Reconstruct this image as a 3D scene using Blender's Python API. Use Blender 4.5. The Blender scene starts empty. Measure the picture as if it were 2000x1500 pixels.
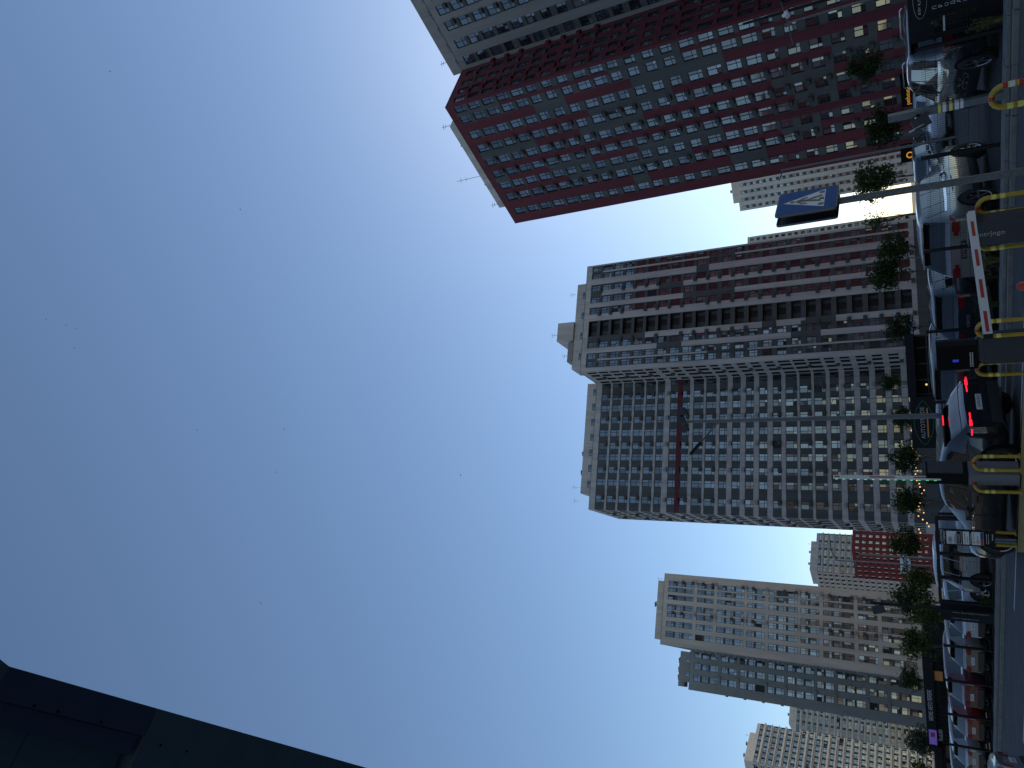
import bpy, math, random
from math import radians, sin, cos, pi, atan2, hypot
from mathutils import Vector, Matrix
random.seed(7)
S = bpy.context.scene
# ------------------------------------------------------------------ camera, sky, sun, exposure
zc = Vector((612 - 750, 1404 + 1000, 1387.0)).normalized()      # world up seen from the camera (right, up, forward)
yc = (Vector((0, 0, 1)) - zc * zc.z).normalized()
xc = yc.cross(zc)
if xc.x < 0: xc = -xc
right = Vector((xc.x, yc.x, zc.x)); upv = Vector((xc.y, yc.y, zc.y)); fwd = Vector((xc.z, yc.z, zc.z))
cd = bpy.data.cameras.new('camera'); cam = bpy.data.objects.new('camera', cd); S.collection.objects.link(cam)
m = Matrix.Identity(4)
for i in range(3):
    m[i][0] = -upv[i]; m[i][1] = right[i]; m[i][2] = -fwd[i]
m[0][3], m[1][3], m[2][3] = 0, 0, 1.9
cam.matrix_world = m
cd.sensor_width = 36; cd.lens = 1387 / 2000 * 36; cd.clip_start = 0.05; cd.clip_end = 6000
S.camera = cam
SUN_AZ, SUN_EL = 28.5, 21.0          # azimuth clockwise from +Y
w = bpy.data.worlds.new('World'); S.world = w; w.use_nodes = True
nt = w.node_tree; bg = nt.nodes['Background']
sky = nt.nodes.new('ShaderNodeTexSky'); sky.sky_type = 'NISHITA'; sky.sun_disc = False
sky.sun_elevation = radians(SUN_EL); sky.sun_rotation = radians(SUN_AZ)
sky.air_density = 1.0; sky.dust_density = 0.15; sky.ozone_density = 2.2; sky.altitude = 150
nt.links.new(sky.outputs[0], bg.inputs[0]); bg.inputs[1].default_value = 0.11
sd = bpy.data.lights.new('sun', 'SUN'); sun = bpy.data.objects.new('sun', sd); S.collection.objects.link(sun)
sd.energy = 2.6; sd.angle = radians(0.5); sd.color = (1.0, 0.86, 0.70)
sdir = Vector((sin(radians(SUN_AZ)) * cos(radians(SUN_EL)), cos(radians(SUN_AZ)) * cos(radians(SUN_EL)), sin(radians(SUN_EL))))
sun.rotation_euler = sdir.to_track_quat('Z', 'Y').to_euler(); sun.location = (60, 140, 200)
S.view_settings.view_transform = 'Standard'; S.view_settings.look = 'None'; S.view_settings.gamma = 1
S.view_settings.exposure = 0.5
S.cycles.max_bounces = 6; S.cycles.use_denoising = True

# ------------------------------------------------------------------ materials
MT = {}
def mat(name, col, rough=0.7, metal=0.0, spec=0.5, noise=0.0, nscale=1.0, emit=None, es=1.0, ior=None, bump=0.0, bscale=30, coat=0.0, stretch=None):
    if name in MT: return MT[name]
    m = bpy.data.materials.new(name); m.use_nodes = True; n = m.node_tree; b = n.nodes['Principled BSDF']
    b.inputs['Base Color'].default_value = (*col, 1); b.inputs['Roughness'].default_value = rough
    b.inputs['Metallic'].default_value = metal; b.inputs['Specular IOR Level'].default_value = spec
    if ior: b.inputs['IOR'].default_value = ior
    if coat: b.inputs['Coat Weight'].default_value = coat; b.inputs['Coat Roughness'].default_value = 0.03
    if emit:
        b.inputs['Emission Color'].default_value = (*emit, 1); b.inputs['Emission Strength'].default_value = es
    if noise or bump:
        tc = n.nodes.new('ShaderNodeNewGeometry')
        mp = n.nodes.new('ShaderNodeMapping'); n.links.new(tc.outputs['Position'], mp.inputs[0])
        if stretch: mp.inputs['Scale'].default_value = stretch
    if noise:
        nz = n.nodes.new('ShaderNodeTexNoise'); nz.inputs['Scale'].default_value = nscale; nz.inputs['Detail'].default_value = 6
        nz.inputs['Roughness'].default_value = 0.65
        n.links.new(mp.outputs[0], nz.inputs['Vector'])
        rp = n.nodes.new('ShaderNodeValToRGB'); n.links.new(nz.outputs[0], rp.inputs[0])
        rp.color_ramp.elements[0].position = 0.3; rp.color_ramp.elements[1].position = 0.7
        rp.color_ramp.elements[0].color = (*[c * (1 - noise) for c in col], 1)
        rp.color_ramp.elements[1].color = (*[min(1, c * (1 + noise)) for c in col], 1)
        n.links.new(rp.outputs[0], b.inputs['Base Color'])
    if bump:
        nb = n.nodes.new('ShaderNodeTexNoise'); nb.inputs['Scale'].default_value = bscale; nb.inputs['Detail'].default_value = 4
        n.links.new(mp.outputs[0], nb.inputs['Vector'])
        bp = n.nodes.new('ShaderNodeBump'); bp.inputs['Strength'].default_value = bump; bp.inputs['Distance'].default_value = 0.02
        n.links.new(nb.outputs[0], bp.inputs['Height']); n.links.new(bp.outputs[0], b.inputs['Normal'])
    MT[name] = m; return m
WALLST = (0.9, 0.9, 0.07)
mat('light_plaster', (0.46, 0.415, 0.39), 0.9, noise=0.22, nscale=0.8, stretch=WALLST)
mat('cream_plaster', (0.58, 0.52, 0.45), 0.9, noise=0.16, nscale=0.8, stretch=WALLST)
mat('beige_plaster', (0.46, 0.41, 0.35), 0.9, noise=0.18, nscale=0.8, stretch=WALLST)
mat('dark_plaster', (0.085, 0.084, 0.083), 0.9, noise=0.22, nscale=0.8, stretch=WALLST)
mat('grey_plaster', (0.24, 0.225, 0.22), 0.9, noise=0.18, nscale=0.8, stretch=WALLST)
mat('red_plaster', (0.125, 0.024, 0.034), 0.9, noise=0.22, nscale=0.8, stretch=WALLST)
mat('bright_red_plaster', (0.17, 0.022, 0.026), 0.9, noise=0.1, nscale=0.7)
mat('roof_felt', (0.06, 0.06, 0.06), 0.95, noise=0.2, nscale=0.5)
mat('window_frame', (0.014, 0.016, 0.02), 0.45)
mat('glass_dark', (0.012, 0.016, 0.022), 0.04, ior=2.3)
mat('glass_mid', (0.04, 0.055, 0.08), 0.05, ior=2.7)
mat('glass_curtain', (0.14, 0.155, 0.17), 0.08, ior=2.3, noise=0.3, nscale=5)
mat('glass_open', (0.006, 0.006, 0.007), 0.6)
mat('air_con_dark', (0.075, 0.075, 0.08), 0.7)
mat('air_con_light', (0.33, 0.31, 0.30), 0.7)
mat('air_con_red', (0.13, 0.02, 0.025), 0.7)
mat('asphalt', (0.032, 0.032, 0.034), 0.9, noise=0.45, nscale=1.1, bump=0.8, bscale=40)
mat('road_asphalt', (0.042, 0.042, 0.044), 0.85, noise=0.4, nscale=0.9, bump=0.8, bscale=40)
mat('far_ground', (0.07, 0.07, 0.06), 0.95, noise=0.3, nscale=0.1)
mat('kerb_concrete', (0.17, 0.17, 0.165), 0.9, noise=0.25, nscale=3, bump=0.4, bscale=25)
mat('verge_soil', (0.05, 0.045, 0.035), 0.95, noise=0.35, nscale=4, bump=0.8, bscale=12)
mat('road_paint', (0.42, 0.42, 0.42), 0.7, noise=0.25, nscale=8)
mat('yellow_paint', (0.40, 0.27, 0.022), 0.45, noise=0.15, nscale=6)
mat('yellow_kerb', (0.26, 0.17, 0.03), 0.75, noise=0.3, nscale=5, bump=0.3)
mat('reflective_yellow', (0.75, 0.68, 0.16), 0.3)
mat('white_paint', (0.70, 0.70, 0.72), 0.4)
mat('red_paint', (0.42, 0.02, 0.02), 0.4)
mat('black_metal', (0.010, 0.011, 0.014), 0.55, spec=0.2)
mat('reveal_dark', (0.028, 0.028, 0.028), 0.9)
mat('black_screen', (0.004, 0.004, 0.005), 0.6, spec=0.12)
mat('grey_cabinet', (0.055, 0.057, 0.07), 0.6, spec=0.2, noise=0.08, nscale=3)
mat('light_cabinet', (0.16, 0.165, 0.185), 0.6, spec=0.2, noise=0.06, nscale=3)
mat('galvanised', (0.13, 0.145, 0.16), 0.5, metal=0.2, spec=0.3, noise=0.3, nscale=20)
mat('sign_blue', (0.010, 0.085, 0.30), 0.6, spec=0.15)
mat('lettering_white', (0.7, 0.7, 0.72), 0.5)
mat('lettering_grey', (0.38, 0.38, 0.40), 0.5)
mat('lettering_black', (0.01, 0.01, 0.012), 0.5)
mat('orange_glow', (0.7, 0.3, 0.02), 0.5, emit=(1.0, 0.42, 0.03), es=0.35)
mat('warm_bulb', (0.9, 0.6, 0.3), 0.5, emit=(1.0, 0.5, 0.15), es=1.0)
mat('brake_red', (0.8, 0.01, 0.02), 0.3, emit=(1.0, 0.01, 0.03), es=1.5)
mat('green_led', (0.1, 0.8, 0.3), 0.3, emit=(0.1, 1.0, 0.35), es=0.8)
mat('blue_led', (0.05, 0.1, 0.9), 0.3, emit=(0.04, 0.10, 1.0), es=0.08)
mat('purple_glow', (0.2, 0.1, 0.6), 0.3, emit=(0.3, 0.22, 1.0), es=0.08)
mat('green_line', (0.03, 0.22, 0.06), 0.5)
mat('orange_paint', (0.55, 0.22, 0.06), 0.5)
mat('bark', (0.07, 0.055, 0.045), 0.9, noise=0.3, nscale=10)
mat('leaf_dark', (0.026, 0.045, 0.016), 0.95, spec=0.08, noise=0.45, nscale=1.7)
mat('leaf_mid', (0.045, 0.07, 0.022), 0.95, spec=0.08, noise=0.45, nscale=1.7)
mat('leaf_grey', (0.055, 0.065, 0.042), 0.95, spec=0.08, noise=0.4, nscale=1.7)
mat('dry_grass', (0.10, 0.11, 0.035), 0.9, noise=0.4, nscale=9)
mat('tyre', (0.012, 0.012, 0.012), 0.8)
mat('rim_silver', (0.45, 0.46, 0.48), 0.25, metal=0.8)
mat('rim_dark', (0.05, 0.052, 0.058), 0.25, metal=0.8)
mat('car_glass', (0.006, 0.009, 0.011), 0.02, ior=1.75)
mat('car_trim', (0.012, 0.012, 0.013), 0.5)
mat('chrome', (0.6, 0.6, 0.62), 0.12, metal=1.0)
mat('tail_red', (0.20, 0.008, 0.01), 0.15, coat=0.5)
mat('paint_black', (0.008, 0.011, 0.015), 0.22, coat=1.0)
mat('paint_dark', (0.018, 0.026, 0.034), 0.25, coat=1.0)
mat('paint_silver', (0.22, 0.23, 0.24), 0.3, metal=0.35, coat=0.8)
mat('paint_white', (0.40, 0.43, 0.48), 0.3, coat=0.8)
mat('paint_maroon', (0.085, 0.010, 0.018), 0.25, coat=1.0)
mat('paint_red', (0.16, 0.012, 0.012), 0.25, coat=1.0)
mat('paint_beige', (0.17, 0.155, 0.14), 0.3, metal=0.3, coat=0.8)
mat('paint_bluegrey', (0.14, 0.19, 0.23), 0.3, metal=0.3, coat=0.8)
mat('soffit_dark', (0.14, 0.20, 0.32), 0.6, noise=0.12, nscale=1.5)
mat('soffit_teal', (0.22, 0.36, 0.42), 0.6, noise=0.10, nscale=1.5)
mat('pavilion_dark', (0.013, 0.015, 0.020), 0.7, spec=0.15, noise=0.15, nscale=1)
mat('parasol_cloth', (0.20, 0.26, 0.38), 0.8)
mat('concrete_plain', (0.28, 0.265, 0.24), 0.9, noise=0.12, nscale=0.4)

# ------------------------------------------------------------------ helpers
COL = S.collection
class MB:
    def __init__(s): s.v = []; s.f = []; s.m = []; s.mats = []; s.sm = []
    def mi(s, name):
        if name not in s.mats: s.mats.append(name)
        return s.mats.index(name)
    def face(s, pts, mt, smooth=False):
        k = len(s.v); s.v += [Vector(p) for p in pts]; s.f.append(tuple(range(k, k + len(pts)))); s.m.append(s.mi(mt)); s.sm.append(smooth)
    def grid(s, rows, mt, smooth=True, closed=False):
        k = len(s.v); n = len(rows[0])
        for r in rows: s.v += [Vector(p) for p in r]
        for i in range(len(rows) - 1):
            for j in range(n if closed else n - 1):
                j2 = (j + 1) % n
                s.f.append((k + i * n + j, k + i * n + j2, k + (i + 1) * n + j2, k + (i + 1) * n + j)); s.m.append(s.mi(mt)); s.sm.append(smooth)
    def box(s, c, sx, sy, sz, mt, ux=(1, 0, 0), uy=(0, 1, 0), uz=(0, 0, 1), bev=0.0):
        c = Vector(c); a = Vector(ux) * sx / 2; b = Vector(uy) * sy / 2; d = Vector(uz) * sz / 2
        k = len(s.v)
        for i in (-1, 1):
            for j in (-1, 1):
                for l in (-1, 1): s.v.append(c + a * i + b * j + d * l)
        for q in ((0, 1, 3, 2), (4, 6, 7, 5), (0, 4, 5, 1), (2, 3, 7, 6), (0, 2, 6, 4), (1, 5, 7, 3)):
            s.f.append(tuple(k + x for x in q)); s.m.append(s.mi(mt)); s.sm.append(False)
    def tube(s, pts, r, mt, n=10, cap=True):
        pts = [Vector(p) for p in pts]; rs = r if isinstance(r, (list, tuple)) else [r] * len(pts)
        rows = []; t0 = None
        for i, p in enumerate(pts):
            t = (pts[min(i + 1, len(pts) - 1)] - pts[max(i - 1, 0)]).normalized()
            if t0 is None:
                a = t.cross(Vector((0, 0, 1)));
                if a.length < 0.1: a = t.cross(Vector((1, 0, 0)))
                a.normalize()
            else:
                a = (a - t * a.dot(t)).normalized()
            t0 = t; b = t.cross(a)
            rows.append([p + (a * cos(2 * pi * k / n) + b * sin(2 * pi * k / n)) * rs[i] for k in range(n)])
        s.grid(rows, mt, True, True)
        if cap:
            s.face(rows[0], mt); s.face(rows[-1][::-1], mt)
    def prism(s, poly, z0, z1, mt, top=None):
        n = len(poly)
        for i in range(n):
            a, b = poly[i], poly[(i + 1) % n]
            s.face([(a[0], a[1], z0), (b[0], b[1], z0), (b[0], b[1], z1), (a[0], a[1], z1)], mt)
        s.face([(p[0], p[1], z1) for p in poly], top or mt)
        s.face([(p[0], p[1], z0) for p in poly][::-1], mt)
    def add(s, o):
        k = len(s.v); s.v += o.v
        for f, mm, q in zip(o.f, o.m, o.sm):
            s.f.append(tuple(k + x for x in f)); s.m.append(s.mi(o.mats[mm])); s.sm.append(q)
    def build(s, name, parent=None, world=True, origin=None, loc=None):
        off = Vector((0, 0, 0))
        if parent is not None and world:
            off = Vector(ORG[parent.name])
        if origin is not None: off = Vector(origin)
        me = bpy.data.meshes.new(name)
        me.from_pydata([v - off for v in s.v], [], s.f)
        for n_ in s.mats: me.materials.append(MT[n_])
        me.polygons.foreach_set('material_index', s.m); me.polygons.foreach_set('use_smooth', s.sm)
        me.update()
        o = bpy.data.objects.new(name, me); COL.objects.link(o)
        if parent is not None:
            o.parent = parent; ORG[o.name] = tuple(off)
        else:
            o.location = loc if loc is not None else off; ORG[o.name] = tuple(off)
        return o
ORG = {}
def tag(o, label, cat, group=None):
    o['label'] = label; o['category'] = cat
    if group: o['group'] = group
    return o
def thing(name, label, cat, loc=(0, 0, 0), rz=0.0, group=None):
    o = bpy.data.objects.new(name, None); COL.objects.link(o); o.location = loc; o.rotation_euler = (0, 0, rz)
    o.empty_display_size = 0.3; ORG[o.name] = tuple(loc)
    return tag(o, label, cat, group)
def struct(o, kind='structure'): o['kind'] = kind; return o
def dup(root, loc, rz, label, group=None, scale=None):
    r = root.copy(); COL.objects.link(r); r.location = loc; r.rotation_euler = (0, 0, rz); r['label'] = label
    if group: r['group'] = group
    if scale: r.scale = scale
    def cp(src, dst):
        for ch in src.children:
            c = ch.copy(); COL.objects.link(c); c.parent = dst; cp(ch, c)
    cp(root, r)
    return r
def text(body, size, mt, c, ux, uy, name, parent=None, ex=0.004, align='CENTER', squash=1.0):
    cu = bpy.data.curves.new('t', 'FONT'); cu.body = body; cu.size = size; cu.extrude = 0; cu.align_x = align; cu.align_y = 'CENTER'
    cu.resolution_u = 3
    o = bpy.data.objects.new('t', cu); COL.objects.link(o)
    dg = bpy.context.evaluated_depsgraph_get(); me = bpy.data.meshes.new_from_object(o.evaluated_get(dg))
    b = MB(); ux = Vector(ux); uy = Vector(uy); un = ux.cross(uy)
    b.mi(mt)
    b.v = [Vector(c) + ux * v.co.x * squash + uy * v.co.y + un * ex for v in me.vertices]
    for p in me.polygons: b.f.append(tuple(p.vertices)); b.m.append(0); b.sm.append(False)
    bpy.data.objects.remove(o); bpy.data.curves.remove(cu); bpy.data.meshes.remove(me)
    return b.build(name, parent)
def hvec(h): return Vector((cos(radians(h)), sin(radians(h)), 0))
def ang(p, a, s, d=0.0):            # point s metres along a facade of direction a (degrees), d metres outwards
    a = radians(a); return (p[0] + s * cos(a) + d * sin(a), p[1] + s * sin(a) - d * cos(a))

# ------------------------------------------------------------------ facades
def rnd_glass(R):
    r = R.random()
    return 'glass_dark' if r < .46 else 'glass_mid' if r < .80 else 'glass_curtain' if r < .985 else 'glass_open'
class Building:
    def __init__(s, name, label, loc, cat='apartment building', group=None, detail=2, cap=100):
        s.root = thing(name, label, cat, loc, group=group); s.wall = MB(); s.win = []; s.ac = []; s.detail = detail; s.cap = cap; s.R = random.Random(hash(label) % 1000 if False else len(label) * 17)
    def P(s, p0, a, ss, z, d=0.0):
        x, y = ang(p0, a, ss, d); return Vector((x, y, z))
    def facade(s, p0, a, L, H, cols, rows, mf, depth=0.22, zbot=0.0, acs=None, loggia=None, style=None, gl=None):
        R = s.R
        sb = sorted(set([0.0, L] + [round(c - w_ / 2, 3) for c, w_ in cols] + [round(c + w_ / 2, 3) for c, w_ in cols]))
        if loggia: sb = sorted(set(sb + [loggia[0], loggia[1]]))
        zb = sorted(set([zbot, H] + [round(z, 3) for r in rows for z in r]))
        def incol(x): return any(abs(x - c) < w_ / 2 for c, w_ in cols)
        def inrow(z): return any(r[1] < z < r[0] for r in rows)
        P = lambda ss, z, d=0.0: s.P(p0, a, ss, z, d)
        for i in range(len(sb) - 1):
            s0, s1 = sb[i], sb[i + 1]; sm = (s0 + s1) / 2
            if s1 - s0 < 1e-3: continue
            lg = loggia and loggia[0] < sm < loggia[1]
            for j in range(len(zb) - 1):
                z0, z1 = zb[j], zb[j + 1]; zm = (z0 + z1) / 2
                if (incol(sm) or lg) and inrow(zm):
                    d = 1.3 if lg else depth
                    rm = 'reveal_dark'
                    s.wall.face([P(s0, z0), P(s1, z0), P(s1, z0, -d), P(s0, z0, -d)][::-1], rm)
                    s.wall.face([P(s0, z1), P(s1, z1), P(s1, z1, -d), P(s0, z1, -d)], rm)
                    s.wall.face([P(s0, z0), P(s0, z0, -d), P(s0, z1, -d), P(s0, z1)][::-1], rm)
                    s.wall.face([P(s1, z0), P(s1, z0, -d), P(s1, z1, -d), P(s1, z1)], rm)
                    if lg:
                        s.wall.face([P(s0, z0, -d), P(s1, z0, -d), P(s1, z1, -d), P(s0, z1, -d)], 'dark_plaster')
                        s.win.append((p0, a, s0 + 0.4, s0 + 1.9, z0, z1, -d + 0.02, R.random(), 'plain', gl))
                    else:
                        s.win.append((p0, a, s0, s1, z0, z1, -d, R.random(), style or 'grid', gl))
                else:
                    s.wall.face([P(s0, z0), P(s1, z0), P(s1, z1), P(s0, z1)], mf(sm, zm, 'wall'))
        if acs:
            for (ss, z, mt) in acs: s.ac.append((p0, a, ss, z, mt))
    def window_mesh(s, wn):
        p0, a, s0, s1, z0, z1, d, r, style, gl = wn
        P = lambda ss, z, dd=0.0: s.P(p0, a, ss, z, d + dd)
        R = random.Random(int(r * 1e6)); fr = MB(); gs = MB()
        ux = Vector((cos(radians(a)), sin(radians(a)), 0)); un = Vector((sin(radians(a)), -cos(radians(a)), 0))
        W = s1 - s0; Hh = z1 - z0; fw = 0.10
        g0 = gl(R) if gl else rnd_glass(R)
        def bar(sa, sb_, za, zb_, t=0.06):
            fr.box(P((sa + sb_) / 2, (za + zb_) / 2, 0.03 + t / 2), sb_ - sa, t, zb_ - za, 'window_frame', ux, un)
        bar(s0 + .002, s0 + fw, z0 + .002, z1 - .002); bar(s1 - fw, s1 - .002, z0 + .002, z1 - .002)
        bar(s0 + fw, s1 - fw, z0 + .002, z0 + fw); bar(s0 + fw, s1 - fw, z1 - fw, z1 - .002)
        vs = [s0 + fw, s1 - fw]; zz = [z0 + fw, z1 - fw]
        if s.detail >= 1 and style != 'plain':
            flip = R.random() < .15
            sm = s0 + W * (0.62 if not flip else 0.38); zm = z0 + Hh * 0.34
            bar(sm - .045, sm + .045, z0 + fw, z1 - fw, .05); vs.insert(1, sm)
            bar(s0 + fw, sm - .045, zm - .045, zm + .045, .05); bar(sm + .045, s1 - fw, zm - .045, zm + .045, .05); zz.insert(1, zm)
        for i in range(len(vs) - 1):
            for j in range(len(zz) - 1):
                g = g0 if R.random() < .75 else (gl(R) if gl else rnd_glass(R))
                t1 = R.gauss(0, .011); t2 = R.gauss(0, .008)
                q = [(vs[i], zz[j]), (vs[i + 1], zz[j]), (vs[i + 1], zz[j + 1]), (vs[i], zz[j + 1])]
                ds = [0.02 + t1 * (1 if k in (1, 2) else -1) + t2 * (1 if k > 1 else -1) for k in range(4)]
                gs.face([P(x, z, dd) for (x, z), dd in zip(q, ds)], g)
        return fr, gs
    def finish(s, parts=True):
        s.wall.build('wall', s.root)
        def key(wn):
            p = s.P(wn[0], wn[1], (wn[2] + wn[3]) / 2, (wn[4] + wn[5]) / 2); v = p - Vector((0, 0, 1.9))
            n = Vector((sin(radians(wn[1])), -cos(radians(wn[1])), 0))
            return -(wn[3] - wn[2]) * (wn[5] - wn[4]) * abs(v.normalized().dot(n)) / v.length_squared
        s.win.sort(key=key); rest = MB(); restp = MB()
        for i, wn in enumerate(s.win):
            fr, gs = s.window_mesh(wn)
            if i < s.cap:
                if s.detail >= 2:
                    o = fr.build('window', s.root); gs.build('pane', o, origin=ORG[s.root.name])
                else:
                    fr.add(gs); fr.build('window', s.root)
            else: rest.add(fr); rest.add(gs)
        if rest.v: rest.build('window', s.root)['kind'] = 'stuff'
        ra = MB()
        for i, (p0, a, ss, z, mt) in enumerate(s.ac):
            b = MB(); ux = Vector((cos(radians(a)), sin(radians(a)), 0)); un = Vector((sin(radians(a)), -cos(radians(a)), 0))
            b.box(s.P(p0, a, ss, z, 0.26), .86, .44, .62, mt, ux, un)
            b.box(s.P(p0, a, ss, z - .38, 0.27), .95, .5, .05, mt, ux, un)
            for k in range(6): b.box(s.P(p0, a, ss - .37 + k * .148, z, 0.495), .035, .03, .66, mt, ux, un)
            if i < s.cap: b.build('air_conditioner', s.root)
            else: ra.add(b)
        if ra.v: ra.build('air_conditioner', s.root)['kind'] = 'stuff'
H = 75.0
tall = {0: 1, 1: 1, 2: 1, 3: 1, 4: 1, 5: .8, 8: 1, 9: 1, 15: 1, 16: 1, 17: 1}
ROWS = []
for k in range(24):
    t = tall.get(k, 0)
    zt = 73.5 - 2.99 * k - (0.0 if t else 0.25); ROWS.append((round(zt, 2), round(zt - (2.45 if t == 1 else 1.85), 2)))
ROWS = [r for r in ROWS if r[1] > 1.5]

def roof_poly(b, poly, z, mt='roof_felt'):
    b.wall.face([(x, y, z) for x, y in poly], mt)
def plain_wall(b, p, q, z0, z1, mt):
    b.wall.face([(p[0], p[1], z0), (q[0], q[1], z0), (q[0], q[1], z1), (p[0], p[1], z1)], mt)
def coping(b, p0, a, L, z, mt='window_frame'):
    m_ = MB(); ux = Vector((cos(radians(a)), sin(radians(a)), 0)); un = Vector((sin(radians(a)), -cos(radians(a)), 0))
    m_.box(b.P(p0, a, L / 2, z + .04, -.14), L + .1, .36, .08, mt, ux, un); m_.build('coping', b.root)
def penthouse(b, p0, a, s0, s1, d0, d1, z0, z1, mt, name='roof_block', wins=0):
    m_ = MB(); c = [ang(p0, a, s0, -d0), ang(p0, a, s1, -d0), ang(p0, a, s1, -d1), ang(p0, a, s0, -d1)]
    m_.prism(c, z0, z1, mt, 'roof_felt')
    o = m_.build(name, b.root)
    for i in range(wins):
        ss = s0 + (s1 - s0) * (i + .6) / (wins + .2)
        wm = MB(); ux = Vector((cos(radians(a)), sin(radians(a)), 0)); un = Vector((sin(radians(a)), -cos(radians(a)), 0))
        wm.box(b.P(p0, a, ss, z0 + 1.9, -d0 + .02), 1.7, .08, 1.5, 'window_frame', ux, un)
        wm.box(b.P(p0, a, ss - .4, z0 + 1.9, -d0 + .07), .75, .03, 1.3, 'glass_mid', ux, un)
        wm.box(b.P(p0, a, ss + .43, z0 + 1.9, -d0 + .07), .7, .03, 1.3, 'glass_dark', ux, un)
        wm.build('roof_window', b.root)
    return o
def antenna(b, x, y, z, h):
    m_ = MB(); m_.tube([(x, y, z), (x, y, z + h)], .05, 'galvanised', 5)
    m_.box((x, y, z + h * .85), 1.1, .05, .05, 'galvanised'); m_.box((x, y, z + h * .65), .8, .05, .05, 'galvanised')
    m_.build('antenna', b.root)
def vent(b, x, y, z, r=.7, h=1.6):
    m_ = MB(); m_.box((x, y, z + h / 2), r * 1.4, r * 1.4, h, 'grey_plaster'); m_.box((x, y, z + h + .12), r * 2, r * 2, .24, 'dark_plaster'); m_.build('vent', b.root)

# ---- central building
A = (-32.2, 161.5); D = (1.9, 161.0); CA = 17.4
b = Building('apartment_tower', 'grey and white tower with one thin red band and a wing with dark loggias', (0, 170, 0))
LM = 33.0
bands = [(r[1] , ROWS[i + 1][0] if i + 1 < len(ROWS) else 0) for i, r in enumerate(ROWS)]
def mf_main(s, z, kind):
    if z > 73.5: return 'light_plaster'
    if z < 2.6: return 'dark_plaster'
    for i, (hi, lo) in enumerate(bands):
        if lo < z < hi: return 'red_plaster' if i == 6 else 'light_plaster'
    return 'dark_plaster'
colsM = [(2.75, 1.75), (6.85, 1.7), (9.95, 1.7), (13.15, 1.7), (16.05, 1.75), (19.3, 1.75), (22.6, 1.75), (25.75, 1.7), (28.65, 1.7), (31.9, 1.7)]
acs = []
for c in (2.75, 9.95, 16.05, 22.6, 28.65):
    for i, (hi, lo) in enumerate(bands[:-1]):
        if b.R.random() < .92:
            if hi - lo > .9: acs.append((c - .1 + b.R.random() * .1 + .3, (hi + lo) / 2 - .1, 'air_con_red' if i == 6 else 'air_con_light'))
            else: acs.append((c + .35, hi + .45, 'air_con_dark'))
b.facade(A, CA, LM, H, colsM, ROWS, mf_main, acs=acs)
Lw = 28.6
piers = {(26.3, 26.75): [(0, 0), (10, 11)], (23.1, 24.7): [(9, 9)], (20.0, 21.3): [(0, 0), (6, 7)], (16.9, 18.15): [(8, 11)], (13.3, 15.1): [],
         (7.75, 9.15): [(0, 4), (14, 14), (17, 18)], (4.8, 6.1): [(6, 7), (16, 17)], (2.8, 3.2): [(0, 0), (10, 12)], (0, 1.1): [], (28.2, 28.6): []}
def mf_wing(s, z, kind):
    if z > 73.6: return 'light_plaster'
    if z < 3.0: return 'dark_plaster' if z < 1.8 else 'light_plaster'
    k = int((73.6 - z) / 2.99)
    for (a_, b_), dk in piers.items():
        if a_ < s < b_:
            if any(x <= k <= y for x, y in dk): return 'dark_plaster'
            return 'light_plaster'
    return 'dark_plaster'
# wing columns plus thin columns that only split the wall where the pale piers begin and end
colsW = [(1.95, 1.5), (4.0, 1.5), (6.95, 1.55), (15.95, 1.6), (19.0, 1.6), (22.1, 1.6), (25.45, 1.5), (27.5, 1.35)]
def facade_wing():
    R = b.R; P = lambda ss, z, d=0.0: b.P(D, CA, ss, z, d)
    cuts = {0.0, Lw, 9.2, 13.2}
    for (x0, x1) in piers: cuts |= {x0, x1}
    for c, w_ in colsW: cuts |= {round(c - w_ / 2, 3), round(c + w_ / 2, 3)}
    sb = sorted(cuts)
    zb = sorted(set([0.0, 1.8, 3.0, 73.6, H] + [z for r in RW for z in r] + [73.6 - 2.99 * k for k in range(1, 24)]))
    for i in range(len(sb) - 1):
        s0, s1 = sb[i], sb[i + 1]; sm = (s0 + s1) / 2
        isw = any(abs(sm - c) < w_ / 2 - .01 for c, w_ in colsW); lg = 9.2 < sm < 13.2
        j = 0
        while j < len(zb) - 1:
            z0, z1 = zb[j], zb[j + 1]; zm = (z0 + z1) / 2
            if z1 - z0 > .004: b.wall.face([P(s0, z0), P(s1, z0), P(s1, z1), P(s0, z1)], mf_wing(sm, zm, 'wall')) if not ((isw or lg) and any(r[1] < zm < r[0] for r in RW)) else None
            j += 1
        if isw or lg:
            for (z1, z0) in RW:
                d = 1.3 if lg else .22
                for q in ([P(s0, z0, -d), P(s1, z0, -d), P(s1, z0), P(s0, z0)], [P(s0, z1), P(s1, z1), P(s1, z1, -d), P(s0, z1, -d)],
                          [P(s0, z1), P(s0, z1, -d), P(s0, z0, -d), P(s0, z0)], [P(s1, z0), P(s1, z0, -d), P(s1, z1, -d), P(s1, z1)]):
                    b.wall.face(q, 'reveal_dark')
                if lg:
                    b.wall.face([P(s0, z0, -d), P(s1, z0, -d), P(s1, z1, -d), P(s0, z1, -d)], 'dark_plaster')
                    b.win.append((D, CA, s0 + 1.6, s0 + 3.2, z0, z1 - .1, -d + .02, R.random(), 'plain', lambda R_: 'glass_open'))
                else: b.win.append((D, CA, s0, s1, z0, z1, -d, R.random(), 'grid', None))
RW = [(round(73.45 - 2.99 * k, 2), round(73.45 - 2.99 * k - (2.25 if k < 10 else 1.95), 2)) for k in range(24)]
RW = [r for r in RW if r[1] > 1.5]
facade_wing()
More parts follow.
